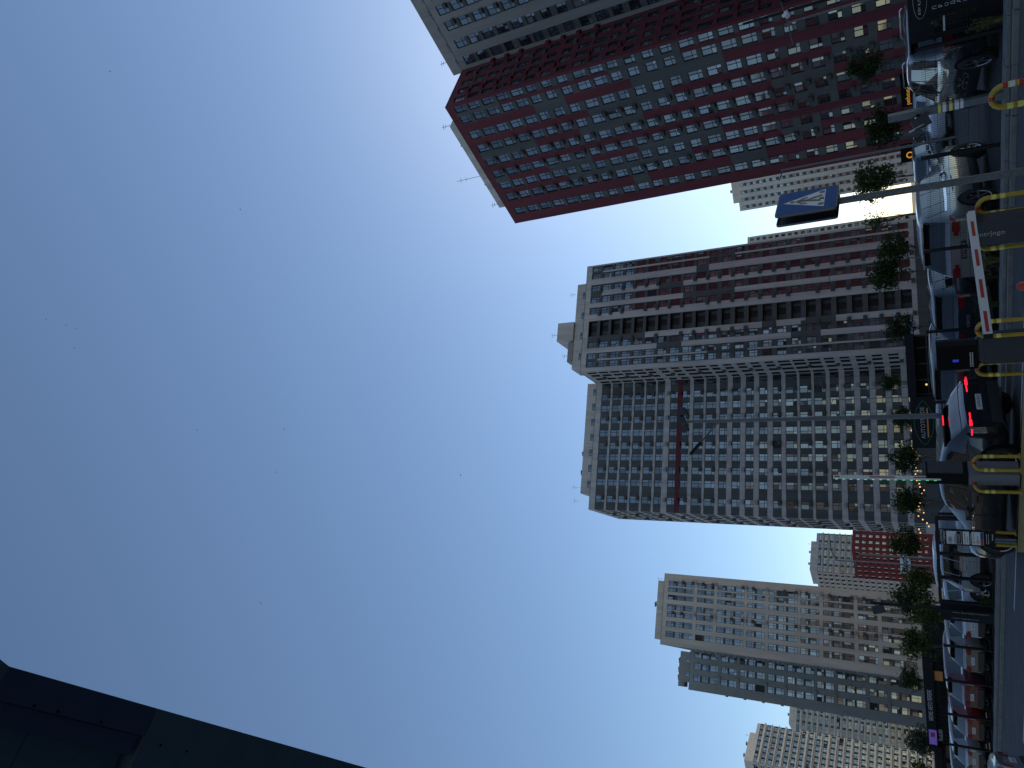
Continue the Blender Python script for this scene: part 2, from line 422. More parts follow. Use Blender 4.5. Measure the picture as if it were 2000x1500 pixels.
for c in (14.75, 20.95, 8.1):
    for r in RW:
        if b.R.random() < .8: b.ac.append((D, CA, c + (0.2 if c > 10 else -.2), r[1] - .35, 'air_con_dark'))
# side walls of the wing and of the main block: pale grid with recessed windows
def mf_side(s, z, kind): return 'light_plaster'
C1 = ang(D, CA + 90, 10.9)        # inner corner
# side faces run back from the front corners: their facade direction is reversed so the outside looks left
Dback = ang(D, CA + 90, 10.9)
b.facade(Dback, CA - 90, 10.9, H, [(1.4, 1.5), (4.4, 1.5), (7.3, 1.5), (9.6, 1.2)], ROWS, lambda s, z, k: 'dark_plaster' if k == 'reveal' else 'light_plaster', depth=.5,
         acs=[(5.9, r[1] - .4, 'air_con_dark') for r in ROWS[::2]])
Aback = ang(A, CA + 90, 21.0)
b.facade(Aback, CA - 90, 21.0, H, [(2.2, 2.2), (5.6, 2.0), (9.2, 2.2), (13.0, 2.2), (16.6, 2.0), (19.4, 1.6)], ROWS, lambda s, z, k: 'dark_plaster' if k == 'reveal' else 'light_plaster', depth=.5,
         acs=[(x, r[1] - .4, 'air_con_dark') for r in ROWS[::2] for x in (7.4, 14.8)])
E_ = ang(D, CA, Lw); Eb = ang(E_, CA + 90, 24); M0 = ang(A, CA, LM)
poly = [A, M0, Dback, D, E_, Eb, Aback]
roof_poly(b, poly, H - .4); plain_wall(b, E_, Eb, 0, H, 'light_plaster'); plain_wall(b, Eb, Aback, 0, H, 'light_plaster')
plain_wall(b, M0, Dback, 0, H, 'light_plaster')
coping(b, A, CA, LM, H); coping(b, D, CA, Lw, H)
coping(b, Dback, CA - 90, 10.9, H); coping(b, Aback, CA - 90, 21, H)
penthouse(b, A, CA, 4.3, 33.5, 3.0, 9, H - .4, 79.0, 'light_plaster', wins=7)
penthouse(b, D, CA, 2.0, 25.3, 3.2, 9, H - .4, 79.0, 'light_plaster', wins=4)
penthouse(b, D, CA, 9.7, 14.7, 2.6, 9.5, 79.0, 83.6, 'light_plaster')
penthouse(b, D, CA, 4.0, 9.3, 3.0, 6.0, 79.0, 80.4, 'grey_plaster')
for ss in (10, 15): vent(b, *ang(A, CA, ss, -5), 79.0, .6, .7)
for ss, hh in ((6, 3), (2.5, 2.5)): antenna(b, *ang(A, CA, ss, -4), 78.9, hh)
antenna(b, *ang(D, CA, 12, -4), 83.6, 2.5); antenna(b, *ang(D, CA, 23, -4), 79.0, 2.6); antenna(b, *ang(D, CA, 6, -4), 80.4, 2)
b.finish()

# ---- red building on the right
L_ = (34.1, 132.4); RA = -54.4
b = Building('apartment_tower', 'large dark red and grey checkered tower with a paler grey wing', (52, 120, 0))
dk = [((3.9, 6.2), [(9, 9), (15, 16)]), ((7.9, 9.2), [(5, 12), (18, 19)]), ((10.9, 12.2), [(0, 0), (4, 6), (10, 14)]), ((13.9, 15.2), [(19, 20)]), ((17.0, 18.6), [(0, 3), (7, 10), (18, 20)]),
      ((20.4, 21.8), [(8, 12), (21, 22)]), ((23.6, 25.4), [(5, 6), (11, 15)]), ((27.1, 27.8), [(0, 2), (10, 13)])]
def mf_red(s, z, kind):
    if z > 73.7: return 'red_plaster'
    k = int((73.7 - z) / 2.99)
    for (a_, b_), d_ in dk:
        if a_ < s < b_: return 'dark_plaster' if any(x <= k <= y for x, y in d_) else 'red_plaster'
    if s < 2.3 or s > 29.2: return 'red_plaster'
    return 'dark_plaster'
colsR = [(3.15, 1.7), (7.0, 1.7), (10.05, 1.7), (13.1, 1.65), (16.1, 1.7), (19.5, 1.7), (22.7, 1.7), (26.3, 1.6), (28.5, 1.35)]
RR = [(round(73.6 - 2.99 * k, 2), round(73.6 - 2.99 * k - (2.3 if k in (0, 1, 2, 3, 4, 8, 9, 14, 15, 16, 17) else 1.85), 2)) for k in range(24)]
RR = [r for r in RR if r[1] > 1.4]
zsplit = [(r[1] - .001, r[1] - .001) for r in RR]
def red_front():
    P = lambda ss, z, d=0.0: b.P(L_, RA, ss, z, d)
    cuts = {0.0, 29.65, 2.3, 29.2}
    for (x, _) in dk: cuts |= set(x)
    for c, w_ in colsR: cuts |= {round(c - w_ / 2, 3), round(c + w_ / 2, 3)}
    sb = sorted(cuts); zb = sorted(set([0.0, 73.7, H] + [z for r in RR for z in r] + [round(73.7 - 2.99 * k, 3) for k in range(1, 25) if 73.7 - 2.99 * k > 0]))
    for i in range(len(sb) - 1):
        s0, s1 = sb[i], sb[i + 1]; sm = (s0 + s1) / 2
        isw = any(abs(sm - c) < w_ / 2 - .01 for c, w_ in colsR)
        for j in range(len(zb) - 1):
            z0, z1 = zb[j], zb[j + 1]; zm = (z0 + z1) / 2
            if isw and any(r[1] < zm < r[0] for r in RR): continue
            b.wall.face([P(s0, z0), P(s1, z0), P(s1, z1), P(s0, z1)], mf_red(sm, zm, 'w'))
        if isw:
            for (z1, z0) in RR:
                d = .22
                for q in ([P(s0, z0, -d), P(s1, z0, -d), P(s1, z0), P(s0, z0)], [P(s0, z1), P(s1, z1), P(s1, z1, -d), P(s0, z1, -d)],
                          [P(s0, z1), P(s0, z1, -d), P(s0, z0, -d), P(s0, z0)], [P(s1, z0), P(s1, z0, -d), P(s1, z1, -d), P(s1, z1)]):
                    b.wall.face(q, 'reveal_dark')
                b.win.append((L_, RA, s0, s1, z0, z1, -d, b.R.random(), 'grid', None))
red_front()
for c in (7.0, 13.1, 16.1, 19.5):
    for r in RR:
        if b.R.random() < .85: b.ac.append((L_, RA, c + .7, r[1] - .15, 'air_con_dark'))
A2 = ang(L_, RA, 29.65)
b.facade(A2, 35.6, 11.3, H, [(1.6, 1.3), (4.2, 1.4), (6.6, 1.4), (9.6, 1.3)], RR, lambda s, z, k: 'red_plaster', acs=[(x, r[1] - .35, mm) for r in RR for x, mm in ((2.9, 'air_con_red'), (8.2, 'air_con_dark'), (10.8, 'air_con_red')) if b.R.random() < .75])
I2 = ang(A2, 35.6, 11.3)
def mf_grey(s, z, kind):
    if z > 73.4: return 'grey_plaster'
    if kind == 'reveal': return 'dark_plaster'
    for c in (1.6, 5.0, 8.6, 11.6, 14.6, 18.0, 21.6, 25, 28.6, 32, 35.6):
        if abs(s - c) < .9: return 'dark_plaster'
    return 'grey_plaster'
b.facade(I2, RA, 38, H, [(c, 1.75) for c in (1.6, 5.0, 8.6, 11.6, 14.6, 18.0, 21.6, 25, 28.6, 32, 35.6)], RR, mf_grey,
         acs=[(c + .6, r[1] + .35, 'air_con_dark') for r in RR for c in (8.6, 11.6, 18.0) if b.R.random() < .9])
G2 = ang(I2, RA, 38); Gb = ang(G2, RA + 90, 26); Lb = ang(L_, RA + 90, 26)
roof_poly(b, [L_, A2, I2, G2, Gb, Lb], H - .4); plain_wall(b, G2, Gb, 0, H, 'grey_plaster'); plain_wall(b, Gb, Lb, 0, H, 'grey_plaster'); plain_wall(b, Lb, L_, 0, H, 'red_plaster')
coping(b, L_, RA, 29.65, H); coping(b, A2, 35.6, 11.3, H); coping(b, I2, RA, 38, H)
penthouse(b, L_, RA, 1.7, 23.3, 4, 10, H - .4, 79.3, 'light_plaster', wins=7)
penthouse(b, I2, RA, -2, 36, 3.0, 10, H - .4, 79.3, 'grey_plaster', wins=11)
for ss in (7.2, 17.6): vent(b, *ang(L_, RA, ss, -6), 79.3, .5, .9)
for ss, hh in ((2.0, 2.2), (10, 6.5), (23, 2.4)): antenna(b, *ang(L_, RA, ss, -5), 79.3, hh)
antenna(b, *ang(I2, RA, .5, -4), 79.3, 2)
b.finish()

# ---- left building (beige)
Lr = (-82.1, 208.6); LA = 22.5
b = Building('apartment_tower', 'beige tower with windows framed in groups of two and three', (-85, 222, 0))
groups = [(73.6, 65.5), (64.5, 59.4), (58.4, 50.5), (49.6, 44.6), (43.6, 35.7), (34.9, 30.0), (29.0, 21.2), (20.2, 15.4), (14.4, 6.5)]
RL = []; REC = []
for (zt, zb_) in groups:
    n_ = 3 if zt - zb_ > 6 else 2; st = (zt - zb_) / n_
    for i in range(n_): RL.append((round(zt - st * i, 2), round(zt - st * i - st + .42 * (i < n_ - 1), 2)))
RL.append((5.4, 2.6))
def mf_left(s, z, kind):
    if kind == 'reveal': return 'dark_plaster'
    for (zt, zb_) in groups:
        if zb_ < z < zt and any(abs(s - c) < w_ / 2 for c, w_ in LC): return 'dark_plaster'
    return 'beige_plaster' if LSEL == 1 else 'concrete_plain'
LC = [(2.9, 1.5), (6.0, 1.5), (9.3, 1.45), (11.6, 1.45), (14.25, 1.35), (16.0, 1.3), (18.4, 1.45)]; LSEL = 1
LC = [(3.3, 1.7), (6.3, 1.65), (9.1, 1.6), (11.3, 1.6), (14.2, 1.4), (16.5, 1.4), (18.4, 1.5)]
b.facade(Lr, LA, 21.3, H, LC, RL, mf_left, acs=[(c + .75, zb_ - .45, 'air_con_light') for (zt, zb_) in groups for c in (9.1, 18.4)] + [(c + .6, z0 + .5, 'air_con_dark') for (z1, z0) in RL for c in (9.1, 18.4) if b.R.random() < .5])
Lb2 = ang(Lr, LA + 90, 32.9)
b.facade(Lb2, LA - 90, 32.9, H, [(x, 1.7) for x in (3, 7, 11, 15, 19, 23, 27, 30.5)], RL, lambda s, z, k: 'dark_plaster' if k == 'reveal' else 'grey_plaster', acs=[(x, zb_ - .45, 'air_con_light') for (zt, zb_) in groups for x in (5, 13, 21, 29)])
J_ = (-106.3, 234.2); LC2 = LC; LC = [(3.9, 2.0), (7.7, 2.0), (11.3, 1.9)]
LSEL = 2
b.facade(J_, LA, 12.5, H, LC, RL, mf_left, acs=[(c, zb_ - .45, 'air_con_light') for (zt, zb_) in groups for c in (5.2, 12.2)])
Jb = ang(J_, LA + 90, 16); Rr = ang(Lr, LA, 21.3); Rb = ang(Rr, LA + 90, 46); 
b.facade(Jb, LA - 90, 16, H, [], [], lambda s, z, k: 'concrete_plain', acs=[(9, 64 - 5.9 * i, 'air_con_dark') for i in range(11)])
roof_poly(b, [Lr, Rr, Rb, Jb, J_, Lb2], H - .4); plain_wall(b, Rr, Rb, 0, H, 'beige_plaster'); plain_wall(b, Rb, Jb, 0, H, 'beige_plaster')
coping(b, Lr, LA, 21.3, H); coping(b, J_, LA, 12.5, H)
penthouse(b, Lr, LA, 1.5, 19.2, 3, 9, H - .4, 78.0, 'beige_plaster')
penthouse(b, J_, LA, 2.2, 12, 3, 9, H - .4, 79.3, 'grey_plaster', wins=2)
penthouse(b, J_, LA, .5, 9, 5, 9, 78.0, 80.2, 'grey_plaster')
for ss in (3.5, 6.0, 9): vent(b, *ang(J_, LA, ss, -6.5), 79.4, .8, 1.0)
vent(b, *ang(Lr, LA, 12, -5), 78.0, .7, .9)
for ss, hh in ((1.8, 1.8), (20, 2.2)): antenna(b, *ang(Lr, LA, ss, -5), 75, hh + 2)
b.finish()

# ---- far buildings
def far_tower(name, label, p, a, L, Hh, ncol, style, wallm, side=None, cap=100, reddish=False, ratio=.42, backL=18, fl=3.0, nomerge=False, penth=True):
    bb = Building(name, label, (p[0], p[1], 0), detail=1, cap=cap)
    rows = []; z = Hh - 1.4
    while z - 2.2 > .5:
        rows.append((round(z, 2), round(z - (2.3 if style == 'strip' else 1.75), 2))); z -= fl
    st = L / ncol; cols = [((i + .5) * st, st * ratio if style != 'strip' else st * .80) for i in range(ncol)]
    cols = [(c, max(.9, min(w_, 2.6))) for c, w_ in cols] if style != 'bands' else [(c, st * .80) for c, w_ in cols]
    def mf(s, z, kind):
        if style == 'bands':
            if z > Hh - 1.4: return wallm
            if kind == 'reveal': return 'dark_plaster'
            for r in rows:
                if r[1] < z < r[0]: return 'dark_plaster'
            return wallm
        if style == 'piers':
            if kind == 'reveal': return 'dark_plaster'
            return 'dark_plaster' if any(abs(s - c) < w_ / 2 for c, w_ in cols) and z < Hh - 1.4 and z > 3 else wallm
        return 'dark_plaster' if kind == 'reveal' else wallm
    bb.facade(p, a, L, Hh, cols, rows, mf, depth=.3 if style != 'strip' else 1.0)
    e = ang(p, a, L)
    if side:      # (which end, length, ncol, style)
        end, SL, nc, smat = side
        stp = SL / nc
        if end == 'L':
            bk = ang(p, a + 90, SL); bb.facade(bk, a - 90, SL, Hh, [((i + .5) * stp, stp * .5) for i in range(nc)], rows, lambda s, z, k: 'dark_plaster' if k == 'reveal' else smat, depth=.5)
        else:
            bb.facade(e, a + 90, SL, Hh, [((i + .5) * stp, stp * .5) for i in range(nc)], rows, lambda s, z, k: 'dark_plaster' if k == 'reveal' else smat, depth=.5)
    SB = side[1] if side else backL
    if style == 'bands':
        sl = MB(); ux_ = hvec(a); un_ = Vector((ux_.y, -ux_.x, 0)); zz_ = Hh - 1.4 - .0
        for k_, r_ in enumerate(rows):
            sl.box(bb.P(p, a, L / 2, r_[1] - .35, .25), L + .5, .5, .42 if k_ % 3 else .8, wallm, ux_, un_)
            if side: sl.box(bb.P(p, a, -.25, r_[1] - .35, -side[1] / 2), .5, side[1], .42, wallm, ux_, un_)
        sl.build('floor_slab', bb.root)
    eb = ang(e, a + 90, SB); pb = ang(p, a + 90, SB)
    roof_poly(bb, [p, e, eb, pb], Hh - .3)
    if not (side and side[0] == 'R'): plain_wall(bb, e, eb, 0, Hh, wallm)
    if not (side and side[0] == 'L'): plain_wall(bb, pb, p, 0, Hh, wallm)
    plain_wall(bb, eb, pb, 0, Hh, wallm)
    if penth:
        penthouse(bb, p, a, L * .12, L * .85, 3, SB - 3, Hh - .4, Hh + 3.2, wallm)
        for q in (.3, .6): vent(bb, *ang(p, a, L * q, -4.5), Hh + 3.0, .7, 1.0)
        antenna(bb, *ang(p, a, L * .8, -4), Hh + 3.2, 2)
    bb.finish()
    return bb
far_tower('apartment_tower', 'cream tower with a dark checkered middle, seen between the red tower and the crosswalk sign', (78.4, 361.3), -20.6, 32, 75, 9, 'piers', 'cream_plaster', side=('L', 26, 6, 'cream_plaster'), backL=20)
far_tower('apartment_tower', 'cream tower showing as a narrow strip behind the tower with loggias', (40.0, 367.0), 17.4, 29.2, 75, 8, 'grid', 'cream_plaster', cap=60)
bb_ = far_tower('apartment_tower', 'distant dark tower with white floor bands above the bright red block', (-116.7, 433.3), 45.4, 26, 60, 5, 'bands', 'light_plaster', side=('L', 22, 5, 'light_plaster'), cap=60, ratio=.3)
far_tower('apartment_block', 'lower bright red block with grey windows standing in front of the distant white banded tower', (-91.9, 386.4), 54, 20, 36, 5, 'grid', 'bright_red_plaster', side=('L', 21, 6, 'bright_red_plaster'), cap=80, ratio=.5, penth=False)
far_tower('apartment_tower', 'cream tower with long white floor slabs cut by the bottom edge of the photo', (-170.0, 315.2), 69.4, 21.6, 75, 7, 'bands', 'cream_plaster', side=('L', 24, 5, 'cream_plaster'), cap=100, ratio=.7)
far_tower('apartment_tower', 'dark tower with thin pale slabs half hidden behind the beige tower', (-205.7, 425.4), 42.5, 30, 75, 6, 'bands', 'cream_plaster', cap=60, ratio=.6)

# unseen towers added behind and beside the viewpoint for window reflections and bounced light
for nm_, lb_, p_, a_, L_s, H_, wm_ in (
  ('apartment_tower', 'dark grey tower behind the viewer, on the side of the black crossover', (-30, -95), 172, 40, 75, 'dark_plaster'),
  ('apartment_tower', 'dark tower beside the viewer, opposite the red tower', (-105, 10), 115, 46, 75, 'dark_plaster'),
  ('apartment_tower', 'white tower behind the viewer, opposite the tower with the red band', (95, -80), 200, 44, 75, 'light_plaster'),
  ('apartment_block', 'dark red block beside the viewer, beyond the dark canopy', (-150, 95), 88, 40, 50, 'red_plaster'),
  ('apartment_block', 'grey block behind the viewer, on the side of the black kiosk', (165, -20), 245, 50, 60, 'grey_plaster'),
  ('apartment_tower', 'grey tower close behind the viewer, opposite the beige tower', (70, -20), 205, 36, 62, 'grey_plaster'),
  ('apartment_tower', 'cream tower straight behind the viewer', (40, -130), 185, 44, 75, 'cream_plaster'),
  ('apartment_tower', 'distant beige tower behind the viewer and the canopy', (-150, -60), 140, 40, 70, 'beige_plaster')):
    far_tower(nm_, lb_, p_, a_, L_s, H_, 9, 'grid', wm_, cap=0)
# ------------------------------------------------------------------ ground, road, kerb
FA = 143.5; F0 = (4.79, 19.62)                   # the fence line: first post and direction
fx = Vector((cos(radians(FA)), sin(radians(FA)), 0)); fn = Vector((sin(radians(FA)), -cos(radians(FA)), 0)) * -1
if fn.y > 0: fn = -fn                            # fn points towards the camera side
def F(s, d, z=0.0): return Vector((F0[0], F0[1], 0)) + fx * s + fn * d + Vector((0, 0, z))
g = MB(); g.face([(-2500, -2500, -.02), (2500, -2500, -.02), (2500, 2500, -.02), (-2500, 2500, -.02)], 'far_ground'); struct(g.build('ground'))
g = MB(); g.face([F(-60, .25, 0), F(140, .25, 0), F(140, -120, 0), F(-60, -120, 0)][::-1], 'asphalt'); struct(g.build('parking_lot'))
g = MB(); R = random.Random(9)
for k in range(-20, 60):
    a_ = R.uniform(-.008, .008); g.box(F(k + .5, .6, .035 + a_), .985, .70, .13, 'kerb_concrete', fx, fn)
struct(g.build('kerb'))
g = MB(); g.prism([F(-60, 1.65)[:2], F(140, 1.65)[:2], F(140, .952)[:2], F(-60, .952)[:2]], -.03, .035, 'verge_soil'); struct(g.build('verge'))
g = MB()
for k in range(-20, 60):
    a_ = R.uniform(-.008, .008); g.box(F(k + .2, 1.73 + a_, .025 + a_), .985, .15, .12, 'kerb_concrete', fx, fn)
struct(g.build('road_edge_kerb'))
g = MB(); g.face([F(-60, 1.8, -.008), F(-60, 60, -.008), F(140, 60, -.008), F(140, 1.8, -.008)], 'road_asphalt'); struct(g.build('road'))
g = MB()
for k in range(12):
    s_ = 12.6 + k * 3.2
    g.face([F(s_, 6.0, -.004), F(s_, 6.14, -.004), F(s_ + 2.0, 6.14, -.004), F(s_ + 2.0, 6.0, -.004)], 'road_paint')
g.face([F(-30, 3.6, -.004), F(-30, 3.75, -.004), F(12, 3.75, -.004), F(12, 3.6, -.004)], 'road_paint')
struct(g.build('road_marking'))

# ------------------------------------------------------------------ mesh fence
fen = thing('mesh_fence', 'black welded mesh fence on square posts along the kerb in front of the parked cars', 'fence', F(0, 0))
for s_, hgt in ((-5.0, 1.62), (-2.5, 1.62), (0, 1.62), (2.5, 1.65), (5, 1.7), (7.5, 1.62), (10, 1.62), (12.2, 1.62)):
    q = MB(); q.box(F(s_, 0, hgt / 2), .07, .07, hgt, 'black_metal', fx, fn); q.box(F(s_, 0, hgt + .015), .085, .085, .03, 'black_metal', fx, fn); q.build('post', fen)
for s_ in (-5.0, -2.5, 0, 2.5, 5, 7.5, 10):
    q = MB(); Lp = 2.2 if s_ == 10 else 2.5
    x = .05
    while x < Lp: q.box(F(s_ + x, 0, .82), .0055, .0055, 1.5, 'black_metal', fx, fn); x += .05
    for k in range(8): q.box(F(s_ + Lp / 2, .006, .09 + k * .2), Lp, .006, .006, 'black_metal', fx, fn)
    q.build('mesh_panel', fen)
gate = thing('metal_gate', 'black framed gate with mesh infill in front of the white crossover', 'gate', F(13, 0))
for s_ in (12.4, 14.15, 15.4, 16.75):
    q = MB(); q.box(F(s_, 0, .85), .08 if s_ in (14.15, 15.4) else .13, .09, 1.7, 'black_metal', fx, fn); q.build('post', gate)
q = MB(); q.box(F(14.6, 0, 1.70), 4.5, .10, .10, 'black_metal', fx, fn); q.build('top_rail', gate)
q = MB(); q.box(F(14.6, 0, .12), 4.3, .08, .08, 'black_metal', fx, fn); q.build('bottom_rail', gate)
q = MB(); x = 12.5
while x < 16.7: q.box(F(x, 0, .88), .005, .005, 1.5, 'black_metal', fx, fn); x += .05
for k in range(8): q.box(F(14.6, .006, .2 + k * .2), 4.2, .006, .006, 'black_metal', fx, fn)
q.build('mesh_panel', gate)
# banner column beside the gate
pyl = thing('sign_column', 'dark column with two rows of small vertical lettering beside the black gate', 'sign', F(17.2, 0))
q = MB(); q.box(F(17.28, .05, .88), .62, .25, 1.68, 'pavilion_dark', fx, fn); q.build('panel', pyl)
q = MB(); q.box(F(17.28, .05, .03), .8, .5, .16, 'kerb_concrete', fx, fn); q.build('base', pyl)
rx = -fx   # reading direction seen from the road
for i, ch in enumerate('АВТОКОМПЛЕКС'):
    text(ch, .10, 'lettering_grey', F(17.08, .18, 1.32 - i * .092), rx, (0, 0, 1), 'lettering', pyl)
for i, ch in enumerate('АВТОВИКУП'):
    text(ch, .10, 'lettering_grey', F(17.42, .18, 1.32 - i * .092), rx, (0, 0, 1), 'lettering', pyl)
for i, s_ in enumerate((19.4, 21.7, 24.15, 26.55, 29.0)):
    q = MB(); q.box(F(s_, 0, .83), .075, .075, 1.66, 'black_metal', fx, fn); q.box(F(s_, .0, 1.67), .1, .1, .03, 'black_metal', fx, fn)
    q.box(F(s_, .02, .03), .2, .2, .05, 'black_metal', fx, fn)
    o = q.build('fence_post', origin=F(s_, 0))
    tag(o, ['black square post beside the white car parked next to the sign column', 'black post in front of the maroon car, without mesh', 'black post between the maroon car and the red car',
            'black post between the red car and the last pale grey car', 'black post nearest the bottom edge of the photo'][i], 'post', 'black posts without mesh in front of the parked row')

# ------------------------------------------------------------------ cars
def catmull(xs, ys, x):
    n = len(xs)
    if x <= xs[0]: return ys[0]
    if x >= xs[-1]: return ys[-1]
    for i in range(n - 1):
        if xs[i] <= x <= xs[i + 1]: break
    t = (x - xs[i]) / (xs[i + 1] - xs[i]); h = xs[i + 1] - xs[i]
    d = [(ys[j + 1] - ys[j]) / (xs[j + 1] - xs[j]) for j in range(n - 1)]
    def mm(j):
        if j == 0: return d[0]
        if j == n - 1: return d[-1]
        return 0 if d[j - 1] * d[j] <= 0 else 2 * d[j - 1] * d[j] / (d[j - 1] + d[j])
    m0, m1 = mm(i) * h, mm(i + 1) * h
    return (2 * t**3 - 3 * t * t + 1) * ys[i] + (t**3 - 2 * t * t + t) * m0 + (-2 * t**3 + 3 * t * t) * ys[i + 1] + (t**3 - t * t) * m1
PROF = {
 'suv': dict(x=[0, .015, .05, .09, .14, .22, .38, .52, .60, .67, .74, .84, .93, .98, 1.0],
             r=[.60, .635, .78, .93, .975, .995, 1.0, .985, .945, .81, .675, .645, .60, .52, .40],
             b=[.55, .60, .61, .615, .61, .60, .595, .59, .59, .585, .58, .565, .53, .46, .36], side=[(.105, .205), (.215, .375), (.387, .575)], rw=(.022, .088), ws=(.605, .735)),
 'coupe': dict(x=[0, .012, .05, .10, .17, .27, .38, .50, .58, .66, .74, .84, .93, .98, 1.0],
             r=[.63, .66, .73, .82, .90, .965, 1.0, .985, .94, .81, .68, .645, .60, .52, .40],
             b=[.58, .62, .63, .63, .62, .60, .595, .59, .59, .585, .58, .565, .53, .46, .36], side=[(.17, .245), (.255, .40), (.41, .575)], rw=(.03, .155), ws=(.595, .735)),
 'hatch': dict(x=[0, .015, .05, .10, .16, .25, .38, .52, .60, .68, .76, .86, .94, .98, 1.0],
             r=[.58, .62, .76, .90, .965, .99, 1.0, .985, .94, .80, .665, .63, .57, .50, .38],
             b=[.53, .58, .60, .60, .60, .59, .585, .58, .58, .575, .57, .55, .50, .44, .34], side=[(.125, .215), (.225, .38), (.39, .58)], rw=(.022, .10), ws=(.61, .75)),
 'sedan': dict(x=[0, .012, .06, .13, .20, .27, .34, .50, .58, .66, .74, .84, .93, .98, 1.0],
             r=[.64, .70, .735, .745, .86, .96, .995, 1.0, .95, .83, .70, .66, .60, .52, .40],
             b=[.60, .66, .69, .69, .68, .66, .65, .64, .64, .63, .62, .60, .55, .46, .36], side=[(.235, .30), (.31, .43), (.44, .58)], rw=(.145, .27), ws=(.595, .735))}
def wheel_meshes(R, dark, spokes):
    t = MB(); n = 28; prof = [(-.11, R * .68), (-.115, R * .93), (-.09, R * .99), (0, R), (.09, R * .99), (.115, R * .93), (.11, R * .68)]
    rows = [[(r_ * cos(2 * pi * k / n), y, r_ * sin(2 * pi * k / n)) for k in range(n)] for y, r_ in prof]
    t.grid(rows, 'tyre', True, True)
    r = MB(); rm = 'rim_dark' if dark else 'rim_silver'
    prof = [(.105, R * .70), (.108, R * .66), (.09, R * .64)]
    r.grid([[(r_ * cos(2 * pi * k / n), y, r_ * sin(2 * pi * k / n)) for k in range(n)] for y, r_ in prof], 'rim_silver', True, True)
    r.face([(R * .64 * cos(2 * pi * k / n), .045, R * .64 * sin(2 * pi * k / n)) for k in range(n)], 'black_metal')
    r.face([(R * .68 * cos(-2 * pi * k / n), -.1, R * .68 * sin(-2 * pi * k / n)) for k in range(n)], 'black_metal')
    for k in range(spokes):
        a = 2 * pi * k / spokes; u = Vector((cos(a), 0, sin(a))); v = Vector((-sin(a), 0, cos(a)))
        for dv in (-.09, .09):
            a2 = a + dv; u2 = Vector((cos(a2), 0, sin(a2)))
            c = (u * .10 * R + u2 * .64 * R) / 2; L_ = (u2 * .64 * R - u * .10 * R).length; dr = (u2 * .64 * R - u * .10 * R).normalized(); vv = Vector((0, 1, 0)).cross(dr)
            r.box(c + Vector((0, .075, 0)), L_, .018, .028 if spokes > 5 else .045, rm, dr, Vector((0, 1, 0)), vv)
    r.tube([(0, .04, 0), (0, .10, 0)], R * .13, rm, 12)
    return t, r
